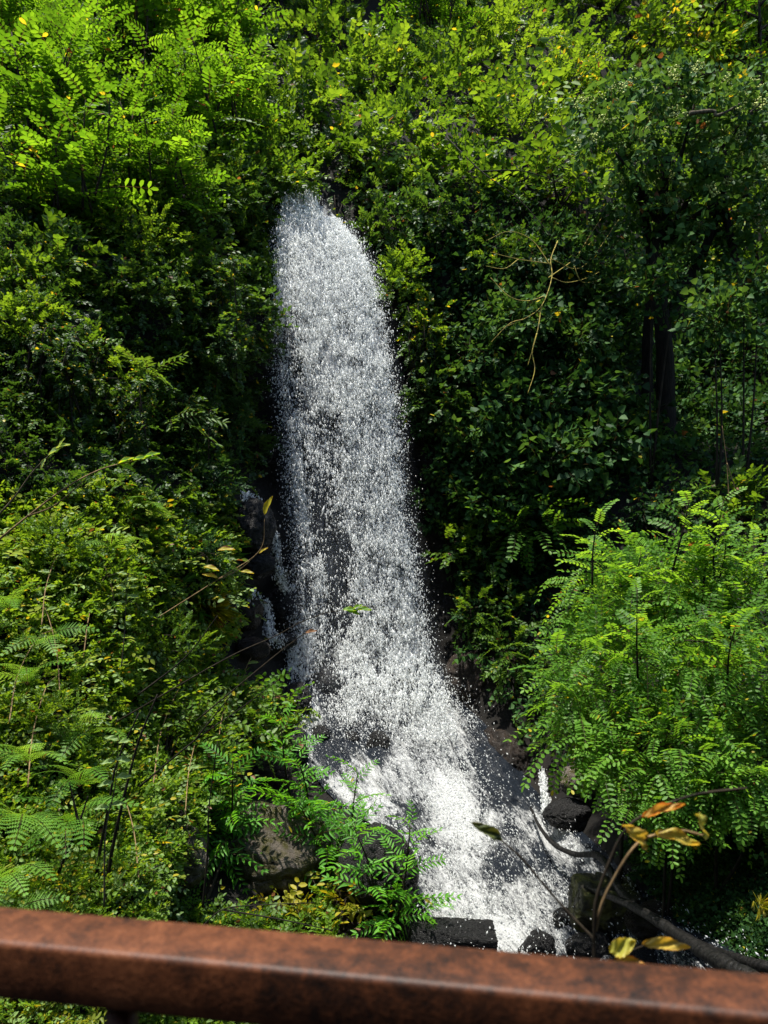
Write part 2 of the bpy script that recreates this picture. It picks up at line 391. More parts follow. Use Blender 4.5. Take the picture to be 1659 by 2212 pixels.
def hit(px, py):
    """distance at which the line of sight through a survey point meets the terrain"""
    px = np.atleast_1d(np.asarray(px, float)); py = np.atleast_1d(np.asarray(py, float))
    kx, kz = (px - CX) / FPX, (CY - py) / FPX
    Y = np.full(px.shape, 2.0); done = np.zeros(px.shape, bool)
    for _ in range(360):
        inside = D(kx * Y, kz * Y) <= Y
        done |= inside
        Y = np.where(done, Y, Y + .1)
    lo, hi = Y - .1, Y.copy()
    for _ in range(10):
        m = (lo + hi) / 2; ins = D(kx * m, kz * m) <= m
        hi = np.where(ins, m, hi); lo = np.where(ins, lo, m)
    return hi
def surf(px, py, off=0.0):
    Y = hit(px, py) - off
    px = np.atleast_1d(px); py = np.atleast_1d(py)
    return np.stack([(px - CX) / FPX * Y, Y, (CY - py) / FPX * Y], -1)

gi, gj = len(GX), len(GZ)
V = np.stack([_gx, GRID, _gz], -1).reshape(-1, 3)
i, j = np.meshgrid(np.arange(gi - 1), np.arange(gj - 1), indexing='ij')
F = np.stack([i * gj + j, (i + 1) * gj + j, (i + 1) * gj + j + 1, i * gj + j + 1], -1).reshape(-1, 4)
hill = mesh_obj("hillside", V, F, M['ground'], smooth=True)
tag(hill, kind="structure")

# ------------------------------------------------------------------ leaf sprays (templates)
def leaf(b, d, nrm, L, W, shape='oval', fold=.25, droop=.12):
    d = norm(np.array(d, float)); s = norm(np.cross(nrm, d)); u = np.cross(d, s)
    if shape == 'oval': a = [(.32, .5, 1), (.72, .42, .7)]
    elif shape == 'lance': a = [(.30, .5, 1), (.65, .36, .6)]
    elif shape == 'heart': a = [(.10, .52, 1), (.5, .40, .5)]
    else: a = [(.42, .5, 1), (.86, .40, .6)]                      # round-tipped leaflet
    b = np.array(b, float)
    P = [b, b + d * L - u * droop * L]
    for t, w, f in a:
        P.append(b + d * L * t + s * W * w + u * (fold * W * w - droop * L * t * t))
    for t, w, f in a:
        P.append(b + d * L * t - s * W * w + u * (fold * W * w - droop * L * t * t))
    # 0 base 1 tip 2,3 left 4,5 right
    return P, [(0, 1, 3, 2), (0, 4, 5, 1)]

class Spray:
    def __init__(s): s.V = []; s.Q = []; s.T = []
    def leaf(s, *a, t=None, **k):
        P, Q = leaf(*a, **k); o = len(s.V)
        s.V += P; s.Q += [tuple(o + i for i in q) for q in Q]; s.T += [random.random() if t is None else t] * 6
    def twig(s, pts, w):
        pts = np.array(pts, float)
        for n0 in (np.array([0, 0, 1.0]), np.array([0, 1.0, 0])):
            o = len(s.V); m = len(pts)
            ww = np.linspace(w, w * .4, m)[:, None] * n0
            s.V += list(pts - ww) + list(pts + ww); s.T += [-5.0] * (2 * m)
            for k in range(m - 1): s.Q.append((o + k, o + k + 1, o + m + k + 1, o + m + k))
    def done(s):
        return np.array(s.V, np.float32), np.array(s.Q, np.int32), np.array(s.T, np.float32)

def rv(a): return np.array([random.uniform(-a, a) for _ in range(3)])
def curve_x(n, arch):
    x = np.linspace(0, 1, n); return np.stack([x, x * 0, arch * x * (1 - x) * 1.2 - max(0, arch) * .6 * x * x], -1)

def t_small(n=13, L=.27, W=.15, shape='oval'):
    s = Spray(); P = curve_x(6, .2); s.twig(P, .008)
    for k in range(n):
        t = .12 + .88 * k / (n - 1); b = np.array([np.interp(t, P[:, 0], P[:, 0]), 0, np.interp(t, P[:, 0], P[:, 2])])
        sg = 1 if k % 2 else -1
        d = np.array([.55, sg * .85, random.uniform(-.35, .45)]) + rv(.3)
        if k == n - 1: d = np.array([1, 0, -.1])
        s.leaf(b, d, norm(np.array([0, 0, 1]) + rv(.55)), L * random.uniform(.7, 1.15), W * random.uniform(.8, 1.2) , shape=shape, droop=.15)
    return s.done()
def t_pinnate(pairs=9, L=.21, W=.085, arch=.35):
    s = Spray(); P = curve_x(8, arch); s.twig(P, .007)
    tw = random.uniform(-.2, .2)
    for k in range(pairs):
        t = .16 + .82 * k / (pairs - 1); b = np.array([t, 0, np.interp(t, P[:, 0], P[:, 2])])
        taper = 1 - .35 * abs(t - .5) * 1.4
        for sg in (1, -1):
            d = np.array([.32, sg, random.uniform(-.22, .02)]) + rv(.12)
            s.leaf(b, d, norm(np.array([tw, 0, 1]) + rv(.22)), L * taper * random.uniform(.9, 1.1), W * random.uniform(.9, 1.1), shape='round', droop=.08, fold=.15)
    s.leaf(P[-1], (1, 0, -.2), (0, 0, 1), L * .8, W, shape='round')
    return s.done()
def t_ivy(n=10):
    s = Spray(); P = curve_x(5, .1); s.twig(P, .008)
    for k in range(n):
        t = .1 + .9 * k / (n - 1); a = random.uniform(0, 2 * math.pi)
        b = np.array([t, 0, 0]) + np.array([0, math.cos(a), math.sin(a)]) * random.uniform(.05, .2)
        d = np.array([random.uniform(-.1, .6), math.cos(a), math.sin(a) - .6]) + rv(.2)
        s.leaf(b, d, norm(np.array([.3, math.cos(a) * .6, 1]) + rv(.4)), random.uniform(.2, .34), random.uniform(.2, .3), shape='heart', droop=.12, fold=.18)
    return s.done()
def t_fern(pairs=15, npin=6):
    s = Spray(); P = curve_x(9, .55); s.twig(P, .006)
    for k in range(pairs):
        t = .1 + .88 * k / (pairs - 1); b = np.array([t, 0, np.interp(t, P[:, 0], P[:, 2])])
        sl = np.interp(t + .03, P[:, 0], P[:, 2]) - np.interp(t - .03, P[:, 0], P[:, 2])
        fw = norm(np.array([.06, 0, sl]))
        ln = .24 * math.sin(math.pi * min(1, .22 + .78 * t)) ** .8 + .02
        tint = random.random()
        for sg in (1, -1):
            ax = norm(np.array([0, sg, -.12]) + fw * .35)
            up = norm(np.cross(fw, np.array([0, 1, 0]))) * -1
            if up[2] < 0: up = -up
            for q in range(npin):
                u = (q + .5) / npin
                for s2 in (1, -1):
                    s.leaf(b + ax * ln * u, ax * .5 + s2 * fw, up, .034 * (1.1 - u) + .008, .016, t=tint, shape='lance', fold=.05, droop=.05)
            s.leaf(b, ax, up, ln, .014, t=tint, shape='lance', fold=.02, droop=.02)
    return s.done()
def t_lance(pairs=9, L=.30, W=.062):
    s = Spray(); P = curve_x(7, .25); s.twig(P, .009)
    for k in range(pairs):
        t = .1 + .88 * k / (pairs - 1); b = np.array([t, 0, np.interp(t, P[:, 0], P[:, 2])]); r = random.uniform(-.5, .5)
        for sg in (1, -1):
            d = np.array([.75, sg * .8, r * sg - .05]) + rv(.12)
            s.leaf(b, d, norm(np.array([0, -.2 * sg, 1]) + rv(.3)), L * (1.05 - .45 * t) * random.uniform(.85, 1.1), W, shape='lance', droop=.2, fold=.3)
    s.leaf(P[-1], (1, 0, .1), (0, 0, 1), L * .5, W * .8, shape='lance')
    return s.done()
def t_broad(n=6):
    s = Spray(); P = curve_x(6, .15); s.twig(P, .008)
    for k in range(n):
        t = .2 + .8 * k / (n - 1); b = np.array([t, 0, np.interp(t, P[:, 0], P[:, 2])]); sg = 1 if k % 2 else -1
        s.leaf(b, np.array([.5, sg, random.uniform(-.3, .2)]) + rv(.15), norm(np.array([0, 0, 1]) + rv(.45)), random.uniform(.26, .36), random.uniform(.15, .2), shape='oval', droop=.2)
    return s.done()
def t_grass(n=9):
    s = Spray()
    for k in range(n):
        d = norm(np.array([1, random.uniform(-.5, .5), random.uniform(-.4, .4)]))
        s.leaf((0, 0, 0), d, norm(np.array([0, .3, 1]) + rv(.3)), random.uniform(.6, 1.1), .035, shape='lance', droop=random.uniform(.2, .6), fold=.1)
    return s.done()
TPL = {'small': [t_small() for _ in range(5)], 'fine': [t_small(19, .2, .10) for _ in range(4)],
       'pinnate': [t_pinnate(random.choice([7, 8, 9]), arch=random.uniform(.1, .5)) for _ in range(5)],
       'ivy': [t_ivy(random.choice([9, 11])) for _ in range(5)], 'fern': [t_fern() for _ in range(2)],
       'lance': [t_lance(random.choice([7, 9])) for _ in range(4)], 'broad': [t_broad() for _ in range(4)],
       'grass': [t_grass() for _ in range(3)]}

def place(tpl, P, X, S, tint0=.45, spread=.35, yellow=.005, brown=.003, roll=.5, up=None):
    """lay many copies of a spray: positions P, directions X, sizes S -> vertices, quads, tint"""
    m = len(P); X = norm(X)
    U = np.tile(np.array([0, 0, 1.0]), (m, 1)) if up is None else up
    Yv = np.cross(U, X); bad = np.linalg.norm(Yv, axis=1) < .15
    Yv[bad] = np.cross(np.array([0, -1.0, .2]), X[bad]); Yv = norm(Yv)
    Zv = np.cross(X, Yv)
    a = R.normal(0, roll, m)[:, None]
    Y2 = Yv * np.cos(a) + Zv * np.sin(a); Z2 = -Yv * np.sin(a) + Zv * np.cos(a)
    which = R.integers(0, len(TPL[tpl]), m)
    Vs, Qs, Ts, n = [], [], [], 0
    for w in range(len(TPL[tpl])):
        ids = np.where(which == w)[0]
        if not len(ids): continue
        v, q, t = TPL[tpl][w]
        k = len(ids)
        VV = P[ids, None] + S[ids, None, None] * (v[None, :, 0, None] * X[ids, None] + v[None, :, 1, None] * Y2[ids, None] + v[None, :, 2, None] * Z2[ids, None])
        Vs.append(VV.reshape(-1, 3)); Qs.append((q[None] + (np.arange(k) * len(v))[:, None, None]).reshape(-1, 4) + n)
        nl = len(v)
        lt = (tint0[ids][:, None] if np.ndim(tint0) else tint0) + (t[None] - .5) * spread + R.normal(0, spread * .45, k)[:, None]
        lt = np.clip(lt, .02, 1)
        # a few yellowed and brown leaves
        rr = R.random((k, nl)); key = (t[None] * 977 + R.random((k, 1)) * 13) % 1.0
        lt = np.where(key < yellow, 1.2, lt); lt = np.where((key > .5) & (key < .5 + brown), 1.45, lt)
        lt = np.where(t[None] < -1, -.3, lt)
        Ts.append(lt.reshape(-1)); n += k * nl
    return np.concatenate(Vs), np.concatenate(Qs), np.concatenate(Ts)

# ------------------------------------------------------------------ plants
def sphere_pts(m):
    v = R.normal(size=(m, 3)); return norm(v)

def lumps_crown(c, rad, k=7, seed=None):
    """centres and radii of the lumps that make up an uneven crown"""
    cs, rs = [np.array(c)], [np.array(rad) * .62]
    for _ in range(k):
        d = sphere_pts(1)[0]; d[1] *= .8
        f = R.uniform(.38, .66)
        cs.append(np.array(c) + d * np.array(rad) * (1 - f) * 1.15); rs.append(np.array(rad) * f * R.uniform(.75, 1.1))
    return cs, rs

def crown_sprays(cs, rs, L, dens=26.0, droop=0.0, upbias=.35):
    P, X = [], []
    for c, r in zip(cs, rs):
        area = (r[0] * r[2] + r[0] * r[1] + r[1] * r[2]) / 3
        m = max(6, int(dens * area / (L * L) * .55))
        d = sphere_pts(m); f = R.uniform(.45, 1.0, m)[:, None] ** .5
        p = c + d * r * f
        x = norm(d * .8 + R.normal(0, .4, (m, 3)) + np.array([0, 0, upbias - droop]))
        P.append(p); X.append(x)
    return np.concatenate(P), np.concatenate(X)

def base_below(x, z, drop):
    zb = z - drop
    return np.array([x, float(D(x, zb)) - .02, zb])

CATS = {}
def bush(name, px, py, rx, ry, label, cat="shrub", group=None, tpl='small', mat='shrub', L=46, dens=26, tint=.5, k=7,
         depth=.9, pull=.7, droop=0., upbias=.35, spread=.4, yellow=.006, brown=.003, stems=5, Y=None, roll=.5, bark='vine', leaders=0):
    """a shrub, vine mound or ivy bush rooted in the hillside; sizes in survey pixels, distance from the terrain"""
    tint = tint - .04 + R.uniform(-.12, .12)
    Yh = float(hit(px, py)[0]) if Y is None else Y
    g = 1.0 / FPX
    ry_w, rx_w = ry * Yh * g, rx * Yh * g; rd = (rx_w + ry_w) * .5 * depth
    Yc = Yh - rd * pull if Y is None else Y
    c = at(px, py, Yc); rad = np.array([rx_w, rd, ry_w]); Lw = L * Yh * g
    base = base_below(c[0], c[2], ry_w * .75)
    if Y is not None:                                       # a bush that stands out from the slope is rooted below its crown
        zs = np.linspace(c[2], -6.5, 120); ok = np.where(D(np.full(120, c[0]), zs) <= Yc + .25)[0]
        zb = zs[ok[0]] if len(ok) else -6.0
        base = np.array([c[0], float(D(c[0], zb)), zb])
    root = thing(name, base, label, cat, group)
    cs, rs = lumps_crown(c, rad, k)
    P, X = crown_sprays(cs, rs, Lw, dens, droop, upbias)
    S = Lw * R.uniform(.65, 1.2, len(P))
    tb = Tubes()
    if leaders:                                             # tall leading shoots standing out of the crown
        LP, LX, LS = [], [], []
        for _ in range(leaders):
            x0 = c + np.array([R.uniform(-.75, .75) * rx_w, R.uniform(-.9, .0) * rd, R.uniform(-.1, .55) * ry_w])
            ln = Lw * R.uniform(1.5, 2.6); top = x0 + np.array([R.normal(0, .18), R.normal(-.12, .15), 1.0]) * ln
            tb.add([x0, (x0 + top) / 2 + R.normal(0, .03, 3), top], Lw * .035, Lw * .012, 5)
            nf = int(R.integers(9, 15))
            for q in range(nf):
                t = .12 + .88 * q / (nf - 1); ang = q * 2.4 + R.uniform(0, .5)
                LP.append(x0 + (top - x0) * t)
                LX.append([math.cos(ang) * .9, math.sin(ang) * .9, .15 + .55 * t]); LS.append(Lw * (1.25 - .5 * t) * R.uniform(.85, 1.15))
        P = np.concatenate([P, np.array(LP)]); X = np.concatenate([X, np.array(LX)]); S = np.concatenate([S, np.array(LS)])
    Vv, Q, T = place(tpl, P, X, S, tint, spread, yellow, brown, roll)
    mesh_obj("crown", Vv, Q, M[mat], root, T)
    for q in range(min(stems if Y is None else min(2, stems), len(cs))):
        e = cs[q] + R.normal(0, .1, 3) * rad
        tb.add([base, base * .5 + e * .5 + np.array([0, -.05, -.03]) + R.normal(0, .06, 3) * rad, e], min(Lw * .06 + .003, .03), Lw * .02, 6)
        for _ in range(3):
            d = sphere_pts(1)[0] * rs[q] * .9
            tb.add([e, e + d * .5 + R.normal(0, .02, 3), e + d], min(Lw * .022, .012), .003, 4)
    tb.build("branches", M[bark], root)
    return root

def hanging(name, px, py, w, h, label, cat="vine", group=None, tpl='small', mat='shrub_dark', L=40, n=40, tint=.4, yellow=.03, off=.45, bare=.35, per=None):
    """a curtain of vines: stems that hang from a brow of the slope with leafy sprays along them"""
    Yt = float(hit(px, py)[0]) - off; g = Yt / FPX; Lw = L * g
    top = at(px, py, Yt)
    root = thing(name, top, label, cat, group)
    tb = Tubes(); P, X, S = [], [], []
    for q in range(n):
        x0 = top + np.array([R.uniform(-.5, .5) * w * g, R.uniform(-.25, .35), R.normal(0, .10) * h * g])
        ln = h * g * R.uniform(.5, 1.05)
        mid = x0 + np.array([R.normal(0, .12), R.uniform(-.22, .02), -ln * .5]); end = x0 + np.array([R.normal(0, .2), R.uniform(-.1, .2), -ln])
        pts = catmull([x0 + np.array([0, .35, .1]), x0, mid, end], 14)
        tb.add([x0 + np.array([0, .35, .1]), x0, mid, end], .012, .004, 4, 12)
        m = per or max(5, int(ln / Lw * 4.0))
        tt = R.random(m) ** (1 + bare)
        for t in tt:
            p = pts[min(13, int(t * 13))] + R.normal(0, .06, 3)
            P.append(p); X.append([R.normal(0, .7), R.normal(-.5, .5), R.normal(-.35, .5)]); S.append(Lw * R.uniform(.6, 1.15))
    Vv, Q, T = place(tpl, np.array(P), np.array(X), np.array(S), tint, .4, yellow, .006, .5)
    mesh_obj("foliage", Vv, Q, M[mat], root, T)
    tb.build("stems", M['vine'], root)
    return root

def carpet(name, polys, n, tpl, mat, L, thick, tint=.45, spread=.4, yellow=.006, brown=.004, droop=.2, noise=.9, lumpy=1.0, roll=.5):
    """ground cover that nobody could count: leafy sprays spread over the slope; polys are regions of the survey grid"""
    PX, PY = [], []
    for poly, share in polys:
        poly = np.array(poly, float); m = int(n * share)
        lo, hi_ = poly.min(0), poly.max(0); got = 0; k = 0
        while got < m and k < 60:
            k += 1
            q = R.uniform(lo, hi_, (m * 2, 2)); ins = np.zeros(len(q), bool)
            a, b = poly, np.roll(poly, -1, 0)
            for (x1, y1), (x2, y2) in zip(a, b):
                cnd = ((y1 > q[:, 1]) != (y2 > q[:, 1])) & (q[:, 0] < (x2 - x1) * (q[:, 1] - y1) / (y2 - y1 + 1e-12) + x1)
                ins ^= cnd
            q = q[ins][:m - got]; PX.append(q[:, 0]); PY.append(q[:, 1]); got += len(q)
    px, py = np.concatenate(PX), np.concatenate(PY)
    Y = hit(px, py); g = Y / FPX
    P = np.stack([(px - CX) * g, Y, (CY - py) * g], -1)
    nn = Dnormal(P[:, 0], P[:, 2])
    lump = fbm(P[:, 0] * noise + 9, P[:, 1] * noise + 5, P[:, 2] * noise, 3)
    lump = np.clip((lump - .38) * 3.2, 0, 1)
    hgt = thick * (.15 + lumpy * lump) * (R.random(len(P)) ** .6)
    P = P + nn * hgt[:, None]
    tang = R.normal(0, 1, (len(P), 3))
    X = norm(tang * .6 + nn * .7 + np.array([0, -.1, .15 - droop]))
    S = (L * g) * R.uniform(.6, 1.25, len(P))
    patch = np.clip(tint + (fbm(P[:, 0] * .7 + 30, P[:, 1] * .4 + 3, P[:, 2] * .7 + 11, 3) - .5) * 1.5, .08, .95)
    Vv, Q, T = place(tpl, P, X, S, patch, spread, yellow, brown, roll)
    o = mesh_obj(name, Vv, Q, mat, None, T)
    return o
# ------------------------------------------------------------------ water
def interp_rows(tab):
    t = np.array(tab, float)
    return lambda py: (np.interp(py, t[:, 0], t[:, 1]), np.interp(py, t[:, 0], t[:, 2]))
FALL = interp_rows([(388, 640, 672), (420, 614, 694), (450, 604, 716), (490, 599, 748), (530, 595, 776), (570, 592, 798), (620, 590, 812), (700, 594, 828), (800, 602, 842),
                    (900, 616, 858), (1000, 626, 864), (1100, 634, 874), (1200, 640, 890), (1300, 642, 908), (1380, 636, 922), (1440, 636, 934), (1520, 650, 965), (1600, 680, 995)])
FALL_Y = lambda py: np.interp(py, [388, 430, 500, 600, 800, 1100, 1400, 1520, 1600], [15.0, 14.55, 14.1, 13.75, 13.35, 13.0, 12.55, 12.0, 11.6])
_OCT = np.array([[1, 0, 0], [-1, 0, 0], [0, 1, 0], [0, -1, 0], [0, 0, 1], [0, 0, -1]], float)
_OF = np.array([[0, 2, 4], [2, 1, 4], [1, 3, 4], [3, 0, 4], [2, 0, 5], [1, 2, 5], [3, 1, 5], [0, 3, 5]])
def drops(name, P, size, axis, stretch, parent=None, label=None, mat='white'):
    m = len(P); ax = norm(axis)
    ref = np.tile(np.array([0.0, 1, 0]), (m, 1)); A = norm(np.cross(ref, ax)); B = np.cross(ax, A)
    th = R.uniform(0, 6.28, m)[:, None]; A, B = A * np.cos(th) + B * np.sin(th), B * np.cos(th) - A * np.sin(th)
    o = _OCT[None] * R.uniform(.6, 1.25, (m, 6, 1))
    V = P[:, None] + size[:, None, None] * (o[..., 0:1] * A[:, None] + o[..., 1:2] * B[:, None] + o[..., 2:3] * (ax * stretch[:, None])[:, None])
    F = (_OF[None] + (np.arange(m) * 6)[:, None, None]).reshape(-1, 3)
    ob = mesh_obj(name, V.reshape(-1, 3), F, M[mat], parent, smooth=True)
    ob["kind"] = "stuff"
    return ob
def sstep(a, b, x):
    t = np.clip((x - a) / (b - a), 0, 1); return t * t * (3 - 2 * t)

wf_base = at(800, 1500, 12.2)
wf = thing("waterfall", wf_base, "tall white waterfall plunging from the leafy lip down the dark cleft", "waterfall")
def fall_macro(px, py):
    L, Rr = FALL(py); u = (px - L) / (Rr - L) + .16 * (fbm(py / 26, px * 0 + 4.4, py / 60, 3) - .5)
    top = 1 - sstep(520, 760, py)
    left = sstep(-.02, .10, u) * (top + (1 - top) * (.42 + .58 * sstep(.06, .42, u)))
    left = np.maximum(left, .75 * sstep(1340, 1420, py))
    strand = (1 - top) * .5 * np.exp(-((u - .13 - .05 * np.sin(py / 60)) / .06) ** 2) * sstep(820, 1050, py)
    right = 1 - sstep(.93, 1.04, u)
    low = 1 - (.25 + .45 * np.exp(-((u - .34) / .16) ** 2)) * sstep(800, 1080, py) * (1 - sstep(1340, 1430, py))
    spots = 1 - .85 * sum(np.exp(-((px - x) / rx) ** 2 - ((py - y) / ry) ** 2) for x, y, rx, ry in ((702, 1482, 34, 40), (690, 1590, 24, 30), (762, 1600, 26, 24), (820, 1612, 24, 34), (612, 1305, 30, 30)))
    return np.clip((left * low + strand), 0, 1) * right * np.clip(spots, 0, 1), top, u
def fall_density(px, py):
    d, top, u = fall_macro(px, py)
    clump = fbm(px / 30 + 3, py / 62, px * 0 + 1.5, 3); lace = np.abs(fbm(px / 17 + 40, py / 26, px * 0 + 8.1, 3) - .5) * 2
    bare = sstep(.30, .62, clump + .28 * top + .12 * (u > .5)) * .85 + .15
    web = .35 + .65 * (1 - sstep(.05, .42, lace)) + .25 * top
    return d * bare * np.clip(web, 0, 1)
def sample_fall(m, s0, s1, jitter, spread=0.0, edge=0.0):
    px = []; py = []
    while sum(map(len, px)) < m:
        y = R.uniform(390, 1600, m); L, Rr = FALL(y); x = L + (Rr - L) * R.uniform(-.05, 1.05, m)
        lipy = 396 + 55 * (fbm(x / 9, x * 0 + 2.2, x * 0, 3) - .35) + 70 * sstep(660, 715, x) * (y < 470)
        k = R.random(m) < (y > lipy) * fall_density(x, y) * (1 - .6 * sstep(1450, 1600, y)); px.append(x[k]); py.append(y[k])
    px = np.concatenate(px)[:m]; py = np.concatenate(py)[:m]
    px = px + R.normal(0, 1, m) * spread; Y = FALL_Y(py) + R.normal(0, jitter, m)
    g = Y / FPX
    P = np.stack([(px - CX) * g, Y, (CY - py) * g], -1)
    return P, py
P, py = sample_fall(80000, 0, 0, .15)
sz = np.exp(R.normal(math.log(.0088), .42, len(P))); sz = np.clip(sz, .004, .034)
axis = np.stack([R.normal(.10, .22, len(P)), R.normal(0, .2, len(P)), -np.ones(len(P)) * R.uniform(.5, 1.3, len(P))], -1)
drops("falling_water", P, sz * .86, axis, R.uniform(1.1, 3.6, len(P)), wf)
P, py = sample_fall(26000, 0, 0, .30, 9)
# stray droplets thrown out to both sides
k = 9000; y = R.uniform(470, 1500, k); L, Rr = FALL(y); side = R.random(k) < .62
x = np.where(side, L - np.abs(R.normal(0, 20, k)) + 16, Rr + np.abs(R.normal(0, 17, k)) - 10)
Y = FALL_Y(y) + R.normal(0, .2, k); g = Y / FPX
P = np.concatenate([P, np.stack([(x - CX) * g, Y, (CY - y) * g], -1)])
drops("spray", P, np.clip(np.exp(R.normal(math.log(.0068), .35, len(P))), .003, .016), np.stack([R.normal(0, .2, len(P)), R.normal(0, .2, len(P)), -np.ones(len(P))], -1), R.uniform(1, 2.2, len(P)), wf)
# veils of fine spray behind and in front of the drops
def veil(name, off, alpha, lo=392, hi=1560, grow=.0):
    rows = np.linspace(lo, hi, 120); cols = np.linspace(-.06 - grow, 1.06 + grow, 30)
    pyg, ug = np.meshgrid(rows, cols, indexing='ij'); L, Rr = FALL(pyg); px = L + (Rr - L) * ug
    Y = FALL_Y(pyg) + off + .12 * fbm(px / 40, pyg / 90, pyg * 0, 3); g = Y / FPX
    V = np.stack([(px - CX) * g, Y, (CY - pyg) * g], -1).reshape(-1, 3)
    edge = sstep(-.06 - grow, .08, ug) * (1 - sstep(.90, 1.06 + grow, ug)) * sstep(lo + 20, lo + 140, pyg) * (1 - sstep(hi - 160, hi, pyg))
    nr, nc = len(rows), len(cols); i, j = np.meshgrid(np.arange(nr - 1), np.arange(nc - 1), indexing='ij')
    F = np.stack([i * nc + j, i * nc + j + 1, (i + 1) * nc + j + 1, (i + 1) * nc + j], -1).reshape(-1, 4)
    topw = 1 + .2 * (1 - sstep(430, 700, pyg))
    mesh_obj(name, V, F, M['veil'], wf, (edge * alpha * topw).reshape(-1), smooth=True)
veil("mist_veil", .35, .15, grow=.05)
veil("mist_veil", -.25, .12, grow=.10)
def lace(name, off, gain, lo=392, hi=1600):
    rows = np.linspace(lo, hi, 200); cols = np.linspace(-.06, 1.06, 50)
    pyg, ug = np.meshgrid(rows, cols, indexing='ij'); L, Rr = FALL(pyg); px = L + (Rr - L) * ug
    Y = FALL_Y(pyg) + off + .25 * (fbm(px / 40 + off * 9, pyg / 70, pyg * 0, 4) - .5); g = Y / FPX
    V = np.stack([(px - CX) * g, Y, (CY - pyg) * g], -1).reshape(-1, 3)
    d, top, u = fall_macro(px, pyg)
    fade = sstep(lo + 5, lo + 90, pyg + 40 * (fbm(px / 12, pyg / 30, px * 0, 2) - .5)) * (1 - sstep(hi - 220, hi, pyg)) * sstep(-.05, .06, ug) * (1 - sstep(.93, 1.05, ug))
    nr, nc = len(rows), len(cols); i, j = np.meshgrid(np.arange(nr - 1), np.arange(nc - 1), indexing='ij')
    F = np.stack([i * nc + j, i * nc + j + 1, (i + 1) * nc + j + 1, (i + 1) * nc + j], -1).reshape(-1, 4)
    t = (d * gain + .22 * top) * fade - (1 - fade) * .9
    mesh_obj(name, V, F, M['lace'], wf, t.reshape(-1), smooth=True)
lace("water_sheet", .02, .70)
lace("water_sheet", .22, .62)

# cascade over the boulders, down to the creek
CAS = interp_rows([(1400, 628, 960), (1440, 632, 955), (1480, 632, 962), (1520, 630, 1000), (1560, 628, 1045), (1600, 640, 1080), (1640, 656, 1112), (1700, 696, 1150), (1740, 735, 1190),
                   (1770, 770, 1225), (1800, 812, 1262), (1850, 852, 1318), (1900, 884, 1360), (1950, 900, 1420), (2000, 915, 1500), (2050, 930, 1600), (2120, 930, 1720), (2260, 930, 1800)])
DARK = [(702, 1478, 34, 42, .42), (690, 1590, 26, 34, .22), (760, 1600, 30, 30, .2), (818, 1610, 26, 40, .34), (720, 1640, 30, 40, .2), (1060, 1640, 50, 90, .16), (1110, 1700, 45, 50, .14),
        (1180, 1870, 45, 30, .14), (1110, 1880, 30, 20, .10), (1060, 1880, 25, 30, .10), (1250, 1900, 50, 40, .10), (1100, 1790, 26, 14, .18), (880, 1760, 50, 16, .10), (950, 1830, 40, 18, .08)]
WHITE = [(680, 1590, 24, 60, .14), (720, 1690, 40, 50, .12), (790, 1760, 50, 50, .08), (650, 1530, 24, 30, .12), (980, 1720, 45, 45, .3), (1000, 1800, 60, 70, .2), (880, 1650, 120, 60, .06), (1040, 2030, 150, 45, .18), (900, 1560, 120, 60, .05), (960, 1560, 45, 60, .16), (1180, 1790, 70, 40, .14), (1250, 1840, 60, 30, .10), (800, 1700, 60, 80, .08), (1200, 1900, 60, 40, .08), (680, 1540, 30, 40, .12), (1080, 1960, 110, 60, .12), (950, 1900, 60, 60, .10)]
def foam_bias(px, py):
    b = np.zeros_like(px)
    for x, y, rx, ry, a in DARK: b = b - a * np.exp(-((px - x) / rx) ** 2 - ((py - y) / ry) ** 2)
    for x, y, rx, ry, a in WHITE: b = b + a * np.exp(-((px - x) / rx) ** 2 - ((py - y) / ry) ** 2)
    return b
rows = np.linspace(1440, 2260, 230); cols = np.linspace(0, 1, 110)
pyg, ug = np.meshgrid(rows, cols, indexing='ij'); L, Rr = CAS(pyg); px = L + (Rr - L) * ug
Yh = hit(px.ravel(), pyg.ravel()).reshape(px.shape)
for _ in range(6):                                        # water smooths what it runs over
    Yh[1:-1, 1:-1] = (Yh[1:-1, 1:-1] * 2 + Yh[:-2, 1:-1] + Yh[2:, 1:-1] + Yh[1:-1, :-2] + Yh[1:-1, 2:]) / 6
fl = px * .83 - pyg * .56; al = px * .56 + pyg * .83
rip = fbm(fl / 26, al / 60, fl * 0 + 2, 4)
Yc = Yh - .10 - .34 * rip * sstep(0, .06, ug) * (1 - sstep(.94, 1, ug)); Yc = Yc + .06
g = Yc / FPX
CAS_V = np.stack([(px - CX) * g, Yc, (CY - pyg) * g], -1)
edge = .25 * (1 - sstep(0, .05, ug)) + .35 * sstep(.90, 1, ug)
nr, nc = len(rows), len(cols); i, j = np.meshgrid(np.arange(nr - 1), np.arange(nc - 1), indexing='ij')
F = np.stack([i * nc + j, i * nc + j + 1, (i + 1) * nc + j + 1, (i + 1) * nc + j], -1).reshape(-1, 4)
casc = mesh_obj("stream_water", CAS_V.reshape(-1, 3), F, M['cascade'], None, (foam_bias(px, pyg) - .055 - edge - .3 * (1 - sstep(1440, 1520, pyg))).reshape(-1), smooth=True, flow=np.stack([fl / 26, al / 75, Yc * .3], -1))
tag(casc, kind="structure")
def cas_point(px_, py_):
    L, Rr = CAS(py_); u = (px_ - L) / (Rr - L)
    r = np.clip((py_ - rows[0]) / (rows[1] - rows[0]), 0, nr - 1.01).astype(int); c = np.clip(u * (nc - 1), 0, nc - 1.01).astype(int)
    return CAS_V[r, c]
m = 8500; PXs, PYs = [], []
